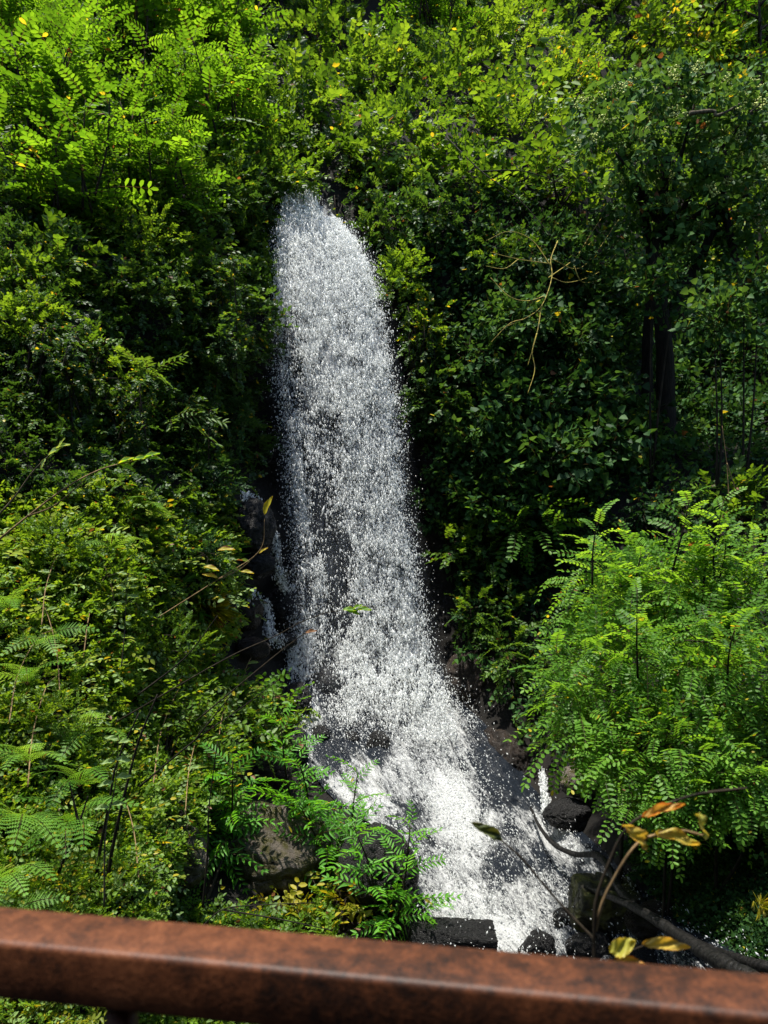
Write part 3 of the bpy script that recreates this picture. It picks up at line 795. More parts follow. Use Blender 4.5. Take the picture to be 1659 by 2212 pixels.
while sum(map(len, PXs)) < m:
    y = R.uniform(1445, 2130, m); L, Rr = CAS(y); x = L + (Rr - L) * R.uniform(.01, .99, m)
    f_, a_ = x * .83 - y * .56, x * .56 + y * .83
    dn = fbm(f_ / 16 + 5, a_ / 34, x * 0 + 4, 3); lace = np.abs(fbm(f_ / 11, a_ / 20 + 30, x * 0 + 6, 3) - .5) * 2
    p = sstep(.44, .66, dn + foam_bias(x, y) * 1.3) * (.15 + .85 * (1 - sstep(.05, .35, lace))) + .03
    k = R.random(m) < p; PXs.append(x[k]); PYs.append(y[k])
x, y = np.concatenate(PXs)[:m], np.concatenate(PYs)[:m]
P = cas_point(x, y) + np.stack([R.normal(0, .03, m), -np.abs(R.normal(0, .10, m)), np.abs(R.normal(0, .09, m))], -1)
ax = np.stack([R.normal(.45, .3, m), R.normal(-.3, .3, m), R.normal(-.7, .35, m)], -1)
sc = P[:, 1] / 12.5
spray = drops("foam", P, np.clip(np.exp(R.normal(math.log(.0068), .40, m)), .003, .02) * sc, ax, R.uniform(1.0, 3.2, m))
# splashes where the fall lands
k = 6000; cx_ = np.array([(975, 1710, 40, 45), (960, 1560, 30, 40), (880, 1640, 90, 60), (1040, 2020, 110, 40), (1000, 1790, 50, 60), (900, 1510, 90, 50), (760, 1530, 60, 40)])
w = R.choice(len(cx_), k, p=np.array([.26, .12, .16, .14, .14, .10, .08]))
x = cx_[w, 0] + R.normal(0, 1, k) * cx_[w, 2]; y = cx_[w, 1] + R.normal(0, 1, k) * cx_[w, 3]
y = np.clip(y, 1450, 2120); L, Rr = CAS(y); x = np.clip(x, L + 4, Rr - 4)
P = cas_point(x, y) + np.stack([R.normal(0, .08, k), -np.abs(R.normal(0, .30, k)), np.abs(R.normal(0, .22, k))], -1)
tag(drops("splash", P, np.clip(np.exp(R.normal(math.log(.0058), .4, k)), .003, .014), R.normal(0, 1, (k, 3)) + np.array([0, 0, -.6]), R.uniform(1, 2, k)), kind="stuff")

# rivulets between the rocks at the left of the fall
def rivulet(name, pts, w0, w1, label, off=.35):
    pts = np.array(pts, float); C = catmull(pts, 40); wv = np.linspace(w0, w1, 40)
    Yr = hit(C[:, 0], C[:, 1]) - off
    lane = np.linspace(-1, 1, 7); px_ = C[:, 0:1] + lane[None] * wv[:, None]; py_ = np.repeat(C[:, 1:2], 7, 1)
    Y = Yr[:, None] - .05 * (1 - lane[None] ** 2) - .05 * fbm(px_ / 8, py_ / 14, px_ * 0, 2); g = Y / FPX
    V = np.stack([(px_ - CX) * g, Y, (CY - py_) * g], -1).reshape(-1, 3)
    i, j = np.meshgrid(np.arange(39), np.arange(6), indexing='ij')
    F = np.stack([i * 7 + j, i * 7 + j + 1, (i + 1) * 7 + j + 1, (i + 1) * 7 + j], -1).reshape(-1, 4)
    o = mesh_obj(name, V, F, M['cascade'], None, np.full(len(V), -.05), smooth=True, flow=V * np.array([9, 5, 3])); tag(o, kind="structure")
    k = 800; q = R.integers(0, 40, k); xx = C[q, 0] + R.normal(0, .5, k) * wv[q]; yy = C[q, 1] + R.normal(0, 8, k)
    Y = Yr[q] - .08 + R.normal(0, .04, k); g = Y / FPX
    d = drops("foam", np.stack([(xx - CX) * g, Y, (CY - yy) * g], -1), np.exp(R.normal(math.log(.009), .4, k)), np.tile([0.1, 0, -1], (k, 1)) + R.normal(0, .2, (k, 3)), R.uniform(1, 2.5, k))
rivulet("rivulet_water", [(524, 1072), (556, 1085), (568, 1110), (585, 1140), (596, 1170), (598, 1210), (602, 1240)], 7, 12, None, .75)
rivulet("rivulet_water", [(606, 1235), (612, 1262), (632, 1285), (655, 1312)], 16, 6, None, .9)
rivulet("rivulet_water", [(545, 1290), (572, 1305), (580, 1335), (584, 1372), (610, 1385)], 9, 14, None, .8)
rivulet("rivulet_water", [(1172, 1672), (1176, 1710), (1180, 1755)], 7, 10, None, .4)

# ------------------------------------------------------------------ rocks
def boulder(px, py, rx, ry, label, mat='rock_dark', Y=None, off=.1, cuts=9, rough=.30, seed=0, tilt=0.0, box=False, name="boulder", depth=.85, group=None):
    rg = np.random.default_rng(seed + int(px * 7 + py))
    Yc = (float(hit(px, py)[0]) - off) if Y is None else Y
    g = Yc / FPX; rad = np.array([rx * g, (rx + ry) * .5 * g * depth, ry * g])
    nu, nv = 110, 70
    th = np.linspace(0, 2 * np.pi, nu, endpoint=False); ph = np.linspace(.02, np.pi - .02, nv)
    T, Pp = np.meshgrid(th, ph, indexing='ij')
    S = np.stack([np.sin(Pp) * np.cos(T), np.sin(Pp) * np.sin(T), np.cos(Pp)], -1)
    if box:
        S = S / np.max(np.abs(S), axis=-1, keepdims=True) * (1 - .06 * (np.sort(np.abs(S), axis=-1)[..., 1:2]) ** 4)
    for _ in range(cuts):
        nn = norm(rg.normal(size=3)); c = rg.uniform(.74, .97) * (1.3 if box else 1)
        dd = S @ nn; S = S - np.maximum(dd - c, 0)[..., None] * nn
    S = S * (1 + rough * (fbm(S[..., 0] * 2 + seed + 10, S[..., 1] * 2 + 10, S[..., 2] * 2 + 10, 5) - .5)[..., None] * (1 if not box else .7))
    rdg = 1 - 2 * np.abs(fbm(S[..., 0] * 3 + seed * 3 + 50, S[..., 1] * 3 + 50, S[..., 2] * 4 + 50, 4) - .5)
    S = S * (1 - .9 * np.clip(rdg - .90, 0, 1) + .05 * (fbm(S[..., 0] * 9 + 5, S[..., 1] * 9 + 5, S[..., 2] * 9 + seed + 5, 3) - .5))[..., None]
    V = S * rad
    ct, st = math.cos(tilt), math.sin(tilt)
    V = np.stack([V[..., 0] * ct - V[..., 2] * st, V[..., 1], V[..., 0] * st + V[..., 2] * ct], -1)
    c = at(px, py, Yc)
    i, j = np.meshgrid(np.arange(nu), np.arange(nv - 1), indexing='ij'); i2 = (i + 1) % nu
    F = np.stack([i * nv + j, i * nv + j + 1, i2 * nv + j + 1, i2 * nv + j], -1).reshape(-1, 4)
    o = mesh_obj(name, V.reshape(-1, 3), F, M[mat], None, smooth=True)
    o.location = c
    return tag(o, label, "rock" if name != "rock_slab" else "rock slab", group)

boulder(545, 1140, 52, 62, "tall dark wet boulder under the ivy, beside the upper thin rivulet", off=.45, seed=1)
boulder(556, 1222, 46, 28, "flat dark rounded rock below the tall boulder at left of the fall", off=.5, seed=2)
boulder(612, 1305, 48, 36, "smooth black dome of rock parting the rivulet at the foot of the fall", off=.75, seed=3, cuts=4, rough=.08)
boulder(528, 1322, 40, 44, "broken brown black rock left of the lower rivulet", 'rock_brown', off=.5, seed=4, cuts=14)
boulder(545, 1400, 40, 26, "reddish brown broken rock under yellowing leaves beside the rivulet", 'rock_brown', off=.5, seed=5, cuts=14)
boulder(470, 1310, 40, 60, "brown ledge of rock behind drooping tan grass", 'rock_brown', off=.3, seed=6, cuts=12)
boulder(612, 1385, 30, 20, "small wet black rock where both rivulets meet the fall", off=.6, seed=7)
boulder(703, 1480, 36, 42, "rounded black boulder wetted by the spray at the foot of the fall", off=.15, seed=8, cuts=5)
boulder(640, 1520, 34, 46, "dark pointed boulder at the left rim of the cascade", off=.25, seed=9)
boulder(690, 1590, 22, 24, "small black boulder in foam below the rounded boulder", off=.12, seed=10)
boulder(818, 1612, 26, 34, "black egg shaped boulder in the middle of the cascade", off=.14, seed=11, cuts=5)
boulder(757, 1598, 22, 18, "low dark rock in foam left of the egg shaped boulder", off=.12, seed=12)
boulder(640, 1620, 26, 50, "dark wet rock edge beside the sunlit leaves at the cascade's left", off=.15, seed=13)
boulder(815, 1890, 88, 110, "big smooth black boulder at the left bank of the lower cascade", off=.35, seed=14, cuts=5, rough=.1, tilt=.25)
boulder(1085, 1650, 55, 80, "brown wet rock face right of the landing water", 'rock_brown', off=-.25, seed=15, cuts=10, tilt=.4)
boulder(1020, 1470, 60, 70, "dark brown ledge under the overhanging shrubs right of the fall", 'rock_brown', off=-.2, seed=16, cuts=14)
boulder(1252, 1688, 46, 36, "grey flat faced stone under the big bright bush", 'rock_grey', off=.45, seed=17, cuts=10)
boulder(1230, 1760, 54, 34, "dark rock below the grey stone at the pool's edge", off=.3, seed=18)
boulder(1305, 1962, 66, 52, "squarish mossy boulder propping the fallen log", 'rock_moss', off=.45, seed=19, cuts=6, box=True, rough=.3, tilt=-.1)
boulder(1217, 1984, 24, 24, "small black wet stone left of the mossy boulder", off=.3, seed=20)
boulder(1163, 2050, 42, 38, "rounded black stone in foam above the handrail", off=.2, seed=21)
boulder(1275, 2050, 52, 40, "wide dark stone under the mossy boulder", off=.25, seed=22)
boulder(1420, 1990, 70, 40, "pale brown rock washed by a thin sheet of water behind the log", 'rock_brown', off=.10, seed=23, cuts=5)
boulder(1400, 2075, 44, 36, "black stone behind the log near the handrail", off=.2, seed=24)
boulder(560, 1840, 150, 110, "large grey speckled wet rock face behind the long leaved shrub", 'rock_grey', off=.12, seed=25, cuts=16, rough=.4)
boulder(575, 1680, 70, 44, "brown and orange stained rock above the grey rock face", 'rock_brown', off=.12, seed=26, cuts=10)
boulder(390, 1850, 60, 70, "grey rock showing between the dark stems on the left bank", 'rock_grey', off=-.12, seed=27, cuts=10)
boulder(978, 2028, 92, 28, "long squared dark stone slab beside white water above the handrail", off=.5, seed=28, cuts=3, box=True, rough=.12, tilt=-.05, name="rock_slab", depth=.6)

# fallen wood
def log(name, pts, r0, r1, label, offs, twigs=0, cat="log"):
    Pp = [surf(x, y, o)[0] for (x, y), o in zip(pts, offs)]
    t = Tubes(); t.add(Pp, r0, r1, 10, 40, .22)
    o = t.build(name, M['log']); 
    return tag(o, label, cat)
log("fallen_log", [(1240, 1908), (1300, 1930), (1385, 1968), (1480, 2030), (1580, 2092), (1700, 2160)], 0.018, .078, "thick black fallen log leaning over the mossy boulder toward the handrail", [.9, 1.0, .95, .8, .75, .6])
log("fallen_log", [(1480, 2025), (1560, 2060), (1660, 2090), (1760, 2110)], .03, .05, "thin dark log lying behind the thick fallen log at the right edge", [.35, .35, .35, .3])
log("driftwood_branch", [(1147, 1745), (1165, 1785), (1195, 1822), (1240, 1845), (1290, 1848), (1318, 1880), (1340, 1925), (1372, 1962)], .016, .05, "crooked bare black branch arching over the pool to the fallen log", [.5, .6, .7, .75, .75, .75, .8, .9], cat="branch")

# ------------------------------------------------------------------ railing
def railing():
    h = .40; root = thing("railing", (0, .72, -.9), "rust brown steel railing with a square handrail, blurred in front", "railing")
    d = np.array([.663, -.105, 0]); d = d / np.linalg.norm(d); a = np.array([-.357, .719, 0]) - d * 2.4; b = a + d * 5.2
    nrm = np.array([-d[1], d[0], 0]); w, hh, r = .0632, .0545, .006
    prof = []
    for cxp, czp, a0 in ((w - r, -r, 0), (r, -r, 90), (r, -hh + r, 180), (w - r, -hh + r, 270)):
        for q in range(5):
            an = math.radians(a0 + q * 22.5); prof.append((cxp + r * math.cos(an), czp + r * math.sin(an)))
    prof = np.array(prof); n = len(prof); st = 60
    V = np.concatenate([(a + (b - a) * t)[None] + prof[:, :1] * nrm[None] + np.stack([prof[:, 0] * 0, prof[:, 0] * 0, prof[:, 1] - h], -1) for t in np.linspace(0, 1, st)])
    i, j = np.meshgrid(np.arange(st - 1), np.arange(n), indexing='ij'); k = (j + 1) % n
    F = np.stack([i * n + j, (i + 1) * n + j, (i + 1) * n + k, i * n + k], -1).reshape(-1, 4)
    mesh_obj("handrail", V, F, M['rust'], root, smooth=True)
    for q in (-1.62, -.253, 1.12):                          # square posts under the handrail
        c = np.array([-.357, .719, 0]) + d * ((q + .357) / d[0]) + nrm * w * .5
        s = .011; cs = []
        for z in (-h - hh + .002, -1.45):
            for u, v in ((-s, -s), (s, -s), (s, s), (-s, s)): cs.append(c + d * u + nrm * v + np.array([0, 0, z]))
        Fp = [(0, 1, 5, 4), (1, 2, 6, 5), (2, 3, 7, 6), (3, 0, 4, 7), (0, 3, 2, 1), (4, 5, 6, 7)]
        mesh_obj("post", cs, np.array(Fp), M['rust'], root)
railing()

# ------------------------------------------------------------------ twig with withered leaves, close in front of the lens side of the rail
def curl_leaf(parent, p0, p1, width, mat, curl=.6, name="leaf", side=(0, -.35, 1), tint=None):
    p0, p1 = np.array(p0), np.array(p1); d = p1 - p0; L = np.linalg.norm(d); d /= L
    s = norm(np.cross(d, np.array(side))); u = np.cross(s, d)
    nu, nv = 15, 9; V = []; T = []
    for a in range(nu):
        t = a / (nu - 1); wv = math.sin(math.pi * t ** .8) ** .8 * width * .5 + .0006
        for b in range(nv):
            q = b / (nv - 1) * 2 - 1
            jag = 1 + .10 * math.sin(t * 47 + q) * abs(q)
            V.append(p0 + d * L * t + s * q * wv * jag * math.cos(curl * abs(q) * .8) + u * (curl * abs(q) ** 1.5 * wv + .10 * L * math.sin(2.6 * t + 1) * curl + .004 * math.sin(t * 11 + q * 4)))
            T.append((tint if tint is not None else .6) + .6 * abs(q) ** 4 * R.uniform(.2, 1))
    i, j = np.meshgrid(np.arange(nu - 1), np.arange(nv - 1), indexing='ij')
    F = np.stack([i * nv + j, i * nv + j + 1, (i + 1) * nv + j + 1, (i + 1) * nv + j], -1).reshape(-1, 4)
    return mesh_obj(name, V, F, mat, parent, T, smooth=True)
M['wither'] = leaf_mat("withered_leaf", (.34, .38, .06), (.46, .38, .06), (.48, .28, .06), trans=.45, old=(.38, .12, .03), dead=(.16, .05, .02), tgain=1.3)
M['wither_green'] = leaf_mat("dull_green_leaf", (.03, .045, .012), (.07, .09, .025), (.12, .13, .03), trans=.3, tgain=1.2)
def near_twig():
    Y = 1.25; p = lambda x, y, dy=0: at(x, y, Y + dy)
    root = thing("withered_twig", p(1283, 2240), "blurred bare twigs with curled yellow and orange leaves above the handrail", "twig")
    t = Tubes(); t.add([p(1283, 2240), p(1283, 2078), p(1284, 2007), p(1288, 1942), p(1314, 1867), p(1351, 1792), p(1403, 1754), p(1500, 1717), p(1614, 1702)], .0035, .0018, 7, 50, .2)
    t.build("stem", M['vine'], root); t = Tubes()
    t.add([p(1286, 2010, .01), p(1293, 1974), p(1314, 1918), p(1370, 1829), p(1422, 1801), p(1473, 1794), p(1522, 1806)], .0034, .0020, 7, 40, .2)
    t.build("stem", M['dry'], root); t = Tubes()
    t.add([p(1283, 2030), p(1276, 2021, .01), p(1230, 1974, .02), p(1173, 1909, .03), p(1126, 1853, .03), p(1080, 1813, .03)], .0028, .0016, 7, 40, .15)
    t.add([p(1283, 2110), p(1310, 2080), p(1330, 2050)], .0025, .0015, 6); t.add([p(1310, 2080), p(1360, 2055), p(1392, 2042)], .002, .0012, 6)
    t.build("stem", M['vine'], root)
    W, G = M['wither'], M['wither_green']
    curl_leaf(root, p(1082, 1815, .03), p(1017, 1776, .03), .022, G, .9, side=(0, -.9, .6), tint=.5)
    curl_leaf(root, p(1522, 1806), p(1506, 1758, -.03), .036, W, .25, side=(.1, -.7, .9), tint=.1)
    curl_leaf(root, p(1392, 1830), p(1348, 1782, -.02), .028, W, .6, side=(-.2, -.7, .8), tint=.55)
    curl_leaf(root, p(1414, 1803), p(1512, 1824, -.01), .024, W, .6, side=(0, -.6, .9), tint=.45)
    curl_leaf(root, p(1388, 1768), p(1480, 1736, -.01), .020, W, 1.1, side=(0, -.7, .7), tint=.95)
    curl_leaf(root, p(1318, 2056), p(1374, 2032, -.01), .028, W, .5, side=(0, -.9, .6), tint=.2)
    curl_leaf(root, p(1386, 2040), p(1492, 2046, -.01), .022, W, .8, side=(0, -.8, .7), tint=.65)
    curl_leaf(root, p(1325, 2076), p(1398, 2086, -.01), .022, W, .9, side=(0, -.8, .6), tint=.9)
near_twig()

# unseen slope added behind the camera to keep sky light off front faces
xs = np.linspace(-30, 30, 60); zs = np.linspace(-7, 11, 40); gx, gz = np.meshgrid(xs, zs, indexing='ij')
gy = -3.2 - (gz + 7) * .34 - 1.6 * fbm(gx * .3 + 40, gz * .3 + 40, gx * 0, 4)
i, j = np.meshgrid(np.arange(59), np.arange(39), indexing='ij')
sky_block = mesh_obj("sky_block_slope", np.stack([gx, gy, gz], -1).reshape(-1, 3), np.stack([i * 40 + j, i * 40 + j + 1, (i + 1) * 40 + j + 1, (i + 1) * 40 + j], -1).reshape(-1, 4), M['ground'], smooth=True)
tag(sky_block, kind="structure")
# ------------------------------------------------------------------ ground cover (uncountable)
def gc(name, *a, **k): return tag(carpet(name, *a, **k), kind="stuff")
UP = [[(-120, -200), (1780, -200), (1780, 560), (1400, 480), (900, 420), (620, 400), (520, 480), (-120, 520)]]
UP = [[(-120, -200), (330, -200), (400, 60), (470, 130), (600, 140), (640, 60), (700, -200), (1780, -200), (1780, 560), (1400, 480), (900, 420), (620, 400), (520, 480), (-120, 520)]]
gc("undergrowth", [(UP[0], 1)], 4600, 'small', M['shrub'], 42, .55, .45)
gc("undergrowth", [([(-120, -200), (330, -200), (400, 60), (560, 140), (600, 380), (520, 480), (-120, 520)], 1)], 2400, 'small', M['shrub_dark'], 40, .7, .4)  # darker leaves put the shade between the acacia fronds into the colour
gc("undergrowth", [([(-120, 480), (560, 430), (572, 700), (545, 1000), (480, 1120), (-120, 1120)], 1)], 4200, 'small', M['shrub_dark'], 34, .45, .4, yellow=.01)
gc("undergrowth", [([(-120, 1080), (480, 1080), (520, 1300), (440, 1420), (520, 1500), (640, 1530), (640, 1640), (520, 1660), (420, 1760), (350, 1990), (600, 2000), (720, 1960), (740, 2140), (620, 2300), (-120, 2330)], 1)],
   9000, 'small', M['shrub'], 36, .32, .82, yellow=.03, brown=.01)
gc("undergrowth", [([(-120, 1080), (480, 1080), (520, 1300), (440, 1420), (520, 1500), (600, 1530), (520, 1660), (420, 1760), (350, 1990), (600, 2000), (620, 2300), (-120, 2330)], 1)],
   1500, 'grass', M['fern'], 42, .2, .35, yellow=.06, roll=.8)
gc("ivy_cover", [([(860, 430), (1400, 480), (1780, 560), (1780, 1000), (1300, 1050), (1100, 1300), (930, 1150), (880, 760)], .7), ([(960, 1180), (1300, 1050), (1780, 1000), (1780, 1700), (1300, 1660), (1140, 1560), (1010, 1420)], .3)], 5600, 'ivy', M['ivy'], 38, .4, .4)
gc("ivy_cover", [([(1400, 1720), (1780, 1650), (1780, 2300), (1640, 2110), (1480, 1990), (1360, 1850)], 1)], 4200, 'ivy', M['ivy'], 26, .14, .35, yellow=.01)
gc("undergrowth", [([(-120, 1080), (480, 1080), (520, 1300), (440, 1420), (520, 1500), (600, 1530), (520, 1660), (420, 1760), (350, 1990), (600, 2000), (620, 2300), (-120, 2330)], 1)],
   1100, 'broad', M['pale'], 44, .42, .4, yellow=.04, brown=.02)
gc("undergrowth", [([(400, -100), (640, -100), (640, 60), (600, 140), (470, 130), (400, 60)], 1)], 260, 'small', M['shrub_dark'], 40, .5, .2)  # forest gap: its shade is partly painted with sparse dark leaves
# the same growth carries on beyond the frame
gc("undergrowth", [([(1690, 250), (2500, 100), (2500, 1200), (1690, 1200)], 1)], 2200, 'small', M['shrub_dark'], 62, .5, .45)
gc("ivy_cover", [([(1690, 1150), (2500, 1150), (2500, 2600), (1690, 2500)], 1)], 4200, 'ivy', M['ivy'], 44, .25, .4)
gc("undergrowth", [([(-800, -200), (-110, -200), (-110, 2400), (-800, 2400)], 1)], 3600, 'small', M['shrub'], 60, .4, .5)
gc("undergrowth", [([(-700, -700), (2300, -700), (2300, -190), (-700, -190)], 1)], 3000, 'small', M['shrub'], 64, .6, .45)
gc("undergrowth", [([(-120, 2300), (620, 2280), (900, 2500), (600, 2900), (-200, 2900)], 1)], 1500, 'small', M['shrub'], 50, .25, .5)
# ------------------------------------------------------------------ forest trees on the slope behind
def tree(px, pyb, Y, hpx, rpx, label, mat='shrub', tpl='small', lean=0.0, group=None, tint=.5, L=40, dens=15, crown_lo=.35, trunk=.13, name="forest_tree", dens_k=11):
    g = Y / FPX; H = hpx * g; r = rpx * g
    base = at(px, pyb, Y)
    root = thing(name, base, label, "tree", group)
    t = Tubes(); top = base + np.array([lean * H, 0, H])
    t.add([base, base + np.array([lean * H * .2, .02, H * .35]), base + np.array([lean * H * .65, -.03, H * .7]), top], trunk, trunk * .25, 9, 24, .12)
    cs, rs = [], []
    for q in range(dens_k):
        f = crown_lo + (1 - crown_lo) * (q + .5) / dens_k; a = q * 2.4 + R.uniform(0, .6)
        o = base + (top - base) * f
        e = o + np.array([math.cos(a), math.sin(a) * .8, .35]) * r * R.uniform(.5, 1.0) * (1.1 - .5 * f)
        t.add([o, (o + e) / 2 + np.array([0, 0, .08 * r]), e], trunk * .35, trunk * .08, 6)
        for _ in range(2): t.add([(o + e) / 2, e + R.normal(0, .3, 3) * r], trunk * .15, trunk * .05, 4)
        cs.append(e); rs.append(np.array([.42, .42, .34]) * r * R.uniform(.7, 1.15))
    P, X = crown_sprays(cs, rs, L * g, dens)
    V, Q, T = place(tpl, P, X, L * g * R.uniform(.6, 1.2, len(P)), tint, .4, .04, .005)
    mesh_obj("crown", V, Q, M[mat], root, T)
    t.build("trunk", M['bark'], root)
    return root
FG = "forest trees behind the waterfall"
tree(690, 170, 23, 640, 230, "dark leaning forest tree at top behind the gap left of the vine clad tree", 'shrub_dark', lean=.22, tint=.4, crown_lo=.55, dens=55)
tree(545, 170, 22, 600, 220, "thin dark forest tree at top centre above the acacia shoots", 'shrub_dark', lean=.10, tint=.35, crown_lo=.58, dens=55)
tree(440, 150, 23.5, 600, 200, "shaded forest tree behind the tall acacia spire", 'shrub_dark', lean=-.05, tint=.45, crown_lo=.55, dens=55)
tree(1500, 260, 24, 460, 210, "big leaning forest tree with yellow green leaves at the top right corner", 'shrub', lean=.12, tint=.65, crown_lo=.3, trunk=.2)
tree(1330, 260, 23, 420, 150, "leafy forest tree with a slanting limb above the ivy tree", 'shrub', lean=-.15, tint=.55, crown_lo=.3)
tree(1640, 420, 22, 420, 120, "sunlit feathery tree at the right edge behind the ivy tree", 'locust', 'pinnate', tint=.55, L=60, crown_lo=.3)
tree(1640, 800, 20, 360, 130, "bright green tree glimpsed behind the dark trunks at right", 'shrub', tint=.75, crown_lo=.2)
tree(1480, 940, 19.5, 420, 90, "slim tree in the dark hollow between the ivy tree trunks", 'shrub_dark', tint=.5, crown_lo=.45, trunk=.10)
tree(60, 120, 21, 380, 160, "sunlit feathery tree in the top left corner", 'locust', 'pinnate', tint=.5, L=56)
tree(1180, 130, 24, 330, 150, "light green forest tree at the top right of centre", 'shrub', tint=.7)
tree(880, 60, 25, 300, 150, "light green forest tree at the top edge above the lip", 'locust', 'pinnate', tint=.5, L=48)

# ------------------------------------------------------------------ shrubs
def loc(px, py, rx, ry, label, **k):
    a = dict(tpl='pinnate', mat='locust', L=74, dens=9, tint=.6, leaders=8, group=None, roll=.3); a.update(k)
    return bush("acacia_shrub", px, py, rx, ry, label, "shrub", **a)
loc(290, 150, 70, 140, "tallest acacia spire with feathery leaves at the top left", leaders=12, L=80)
loc(480, 190, 95, 100, "feathery acacia with pointed shoots right of the tallest spire", leaders=11)
loc(120, 380, 90, 150, "acacia with stacked drooping fronds near the left edge, top quarter", leaders=11, L=88)
loc(205, 270, 90, 80, "feathery acacia between the tallest spire and the stacked fronds", leaders=8)
loc(400, 330, 110, 80, "low spreading acacia below the two spires", leaders=8, L=70)
loc(350, 440, 90, 50, "small acacia shoots over dark vines, upper left", leaders=9, L=72)
loc(470, 300, 80, 80, "acacia leaning right toward the lip of the fall", leaders=9, L=68)
loc(40, 180, 90, 110, "acacia cut by the left edge below the top left tree", leaders=8)
loc(160, 480, 80, 60, "acacia sprig with hanging fronds left of the dark vine wall", leaders=7, L=84)
loc(1600, 90, 90, 80, "feathery acacia in the top right corner beside a slanting trunk", L=70)
loc(900, 90, 90, 70, "feathery bright foliage at the top edge above centre", L=60)

SG = "leafy shrubs on the sunlit upper slope"
def shr(px, py, rx, ry, label, **k):
    if 'tpl' not in k and k.get('mat', 'shrub') == 'shrub':
        k['tpl'] = ('small', 'fine', 'small', 'broad', 'small')[int(R.integers(0, 5))]; k['L'] = k.get('L', 46) * R.uniform(.85, 1.4)
    return bush("leafy_shrub", px, py, rx, ry, label, "shrub", **k)
shr(700, 95, 80, 110, "vine clad tall shrub at the top, right of the dark forest gap", tint=.6, L=40)
shr(690, 250, 100, 90, "sunlit shrub mound directly above the lip of the fall", tint=.6, L=40)
shr(800, 180, 100, 90, "rounded sunlit shrub up the slope right of the vine clad shrub", tint=.62, L=40)
shr(960, 160, 110, 110, "broad light green shrub high above the right side of the fall", tint=.66, L=40)
shr(1080, 90, 100, 90, "pale leafed shrub near the top edge right of centre", tint=.72, L=40)
shr(1100, 260, 120, 100, "yellow green elder like shrub left of the dark ivy tree", tint=.6, L=56, tpl='broad')
shr(880, 320, 110, 80, "yellow green drooping shrub above right of the lip", tint=.7, yellow=.010, L=42, droop=.5)
shr(1010, 370, 110, 90, "large sunlit shrub half way between the lip and the ivy tree", tint=.58, L=48)
shr(1200, 400, 120, 80, "shrub with long reddish twigs below the elder like shrub", tint=.5, L=58, tpl='broad')
shr(760, 345, 70, 55, "hanging leafy fringe over the right end of the lip", tint=.5, L=38, droop=.7)
shr(590, 300, 80, 70, "bright bushy mound left of the lip at the foot of the acacias", tint=.55, L=38)
shr(565, 390, 55, 75, "dark feathery bush hugging the left of the lip", tpl='fine', tint=.35, L=52, droop=.4)
shr(470, 420, 80, 60, "sunlit small leafed shrub left of the dark feathery bush", tint=.62, L=36)
shr(280, 510, 110, 55, "yellow green bramble mound under the small acacia shoots", tint=.7, yellow=.010, L=38)
shr(60, 600, 80, 60, "yellow green leafy mound at the left edge, quarter way down", tint=.68, yellow=.010, L=38)
shr(1240, 180, 70, 80, "yellow tinged shrub beneath the forest tree above the ivy", tint=.7, yellow=.08, L=44)
shr(1400, 110, 110, 90, "round leafed yellow green shrub at the top right", tint=.62, yellow=.08, L=50, tpl='broad')
shr(1530, 150, 80, 60, "yellow speckled shrub behind the top of the ivy tree", tint=.7, yellow=.12, L=44)
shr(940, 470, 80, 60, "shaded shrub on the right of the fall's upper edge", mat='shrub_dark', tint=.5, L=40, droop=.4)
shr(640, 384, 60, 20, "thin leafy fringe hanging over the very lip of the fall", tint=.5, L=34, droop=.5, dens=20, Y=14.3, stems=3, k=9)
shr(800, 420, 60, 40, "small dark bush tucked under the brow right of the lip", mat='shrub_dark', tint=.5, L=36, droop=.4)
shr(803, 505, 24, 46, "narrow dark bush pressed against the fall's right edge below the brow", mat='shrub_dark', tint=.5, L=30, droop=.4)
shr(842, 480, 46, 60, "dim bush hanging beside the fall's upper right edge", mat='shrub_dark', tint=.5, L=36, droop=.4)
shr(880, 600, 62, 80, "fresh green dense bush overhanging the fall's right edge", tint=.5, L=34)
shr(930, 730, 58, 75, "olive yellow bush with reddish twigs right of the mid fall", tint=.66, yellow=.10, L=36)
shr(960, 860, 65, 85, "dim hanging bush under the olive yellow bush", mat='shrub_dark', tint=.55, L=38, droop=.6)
shr(1090, 560, 70, 60, "green bush under the bare reddish twigs, right of the fall", tint=.4, L=40)
shr(1020, 1190, 70, 60, "small leafed shrub with red stems beside the lower fall", tint=.45, yellow=.010, L=38)
shr(1060, 1310, 80, 90, "shrub with loose leafy twigs hanging over the dark rock hollow", tint=.42, L=40, droop=.3)
shr(1120, 1420, 60, 60, "thin twiggy shrub drooping over the brown ledge", tint=.45, L=40, droop=.4, dens=16)
shr(1160, 1150, 80, 50, "feathery shrub left of the big bright bush's crest", tpl='pinnate', mat='locust_near', tint=.35, L=80, dens=14)

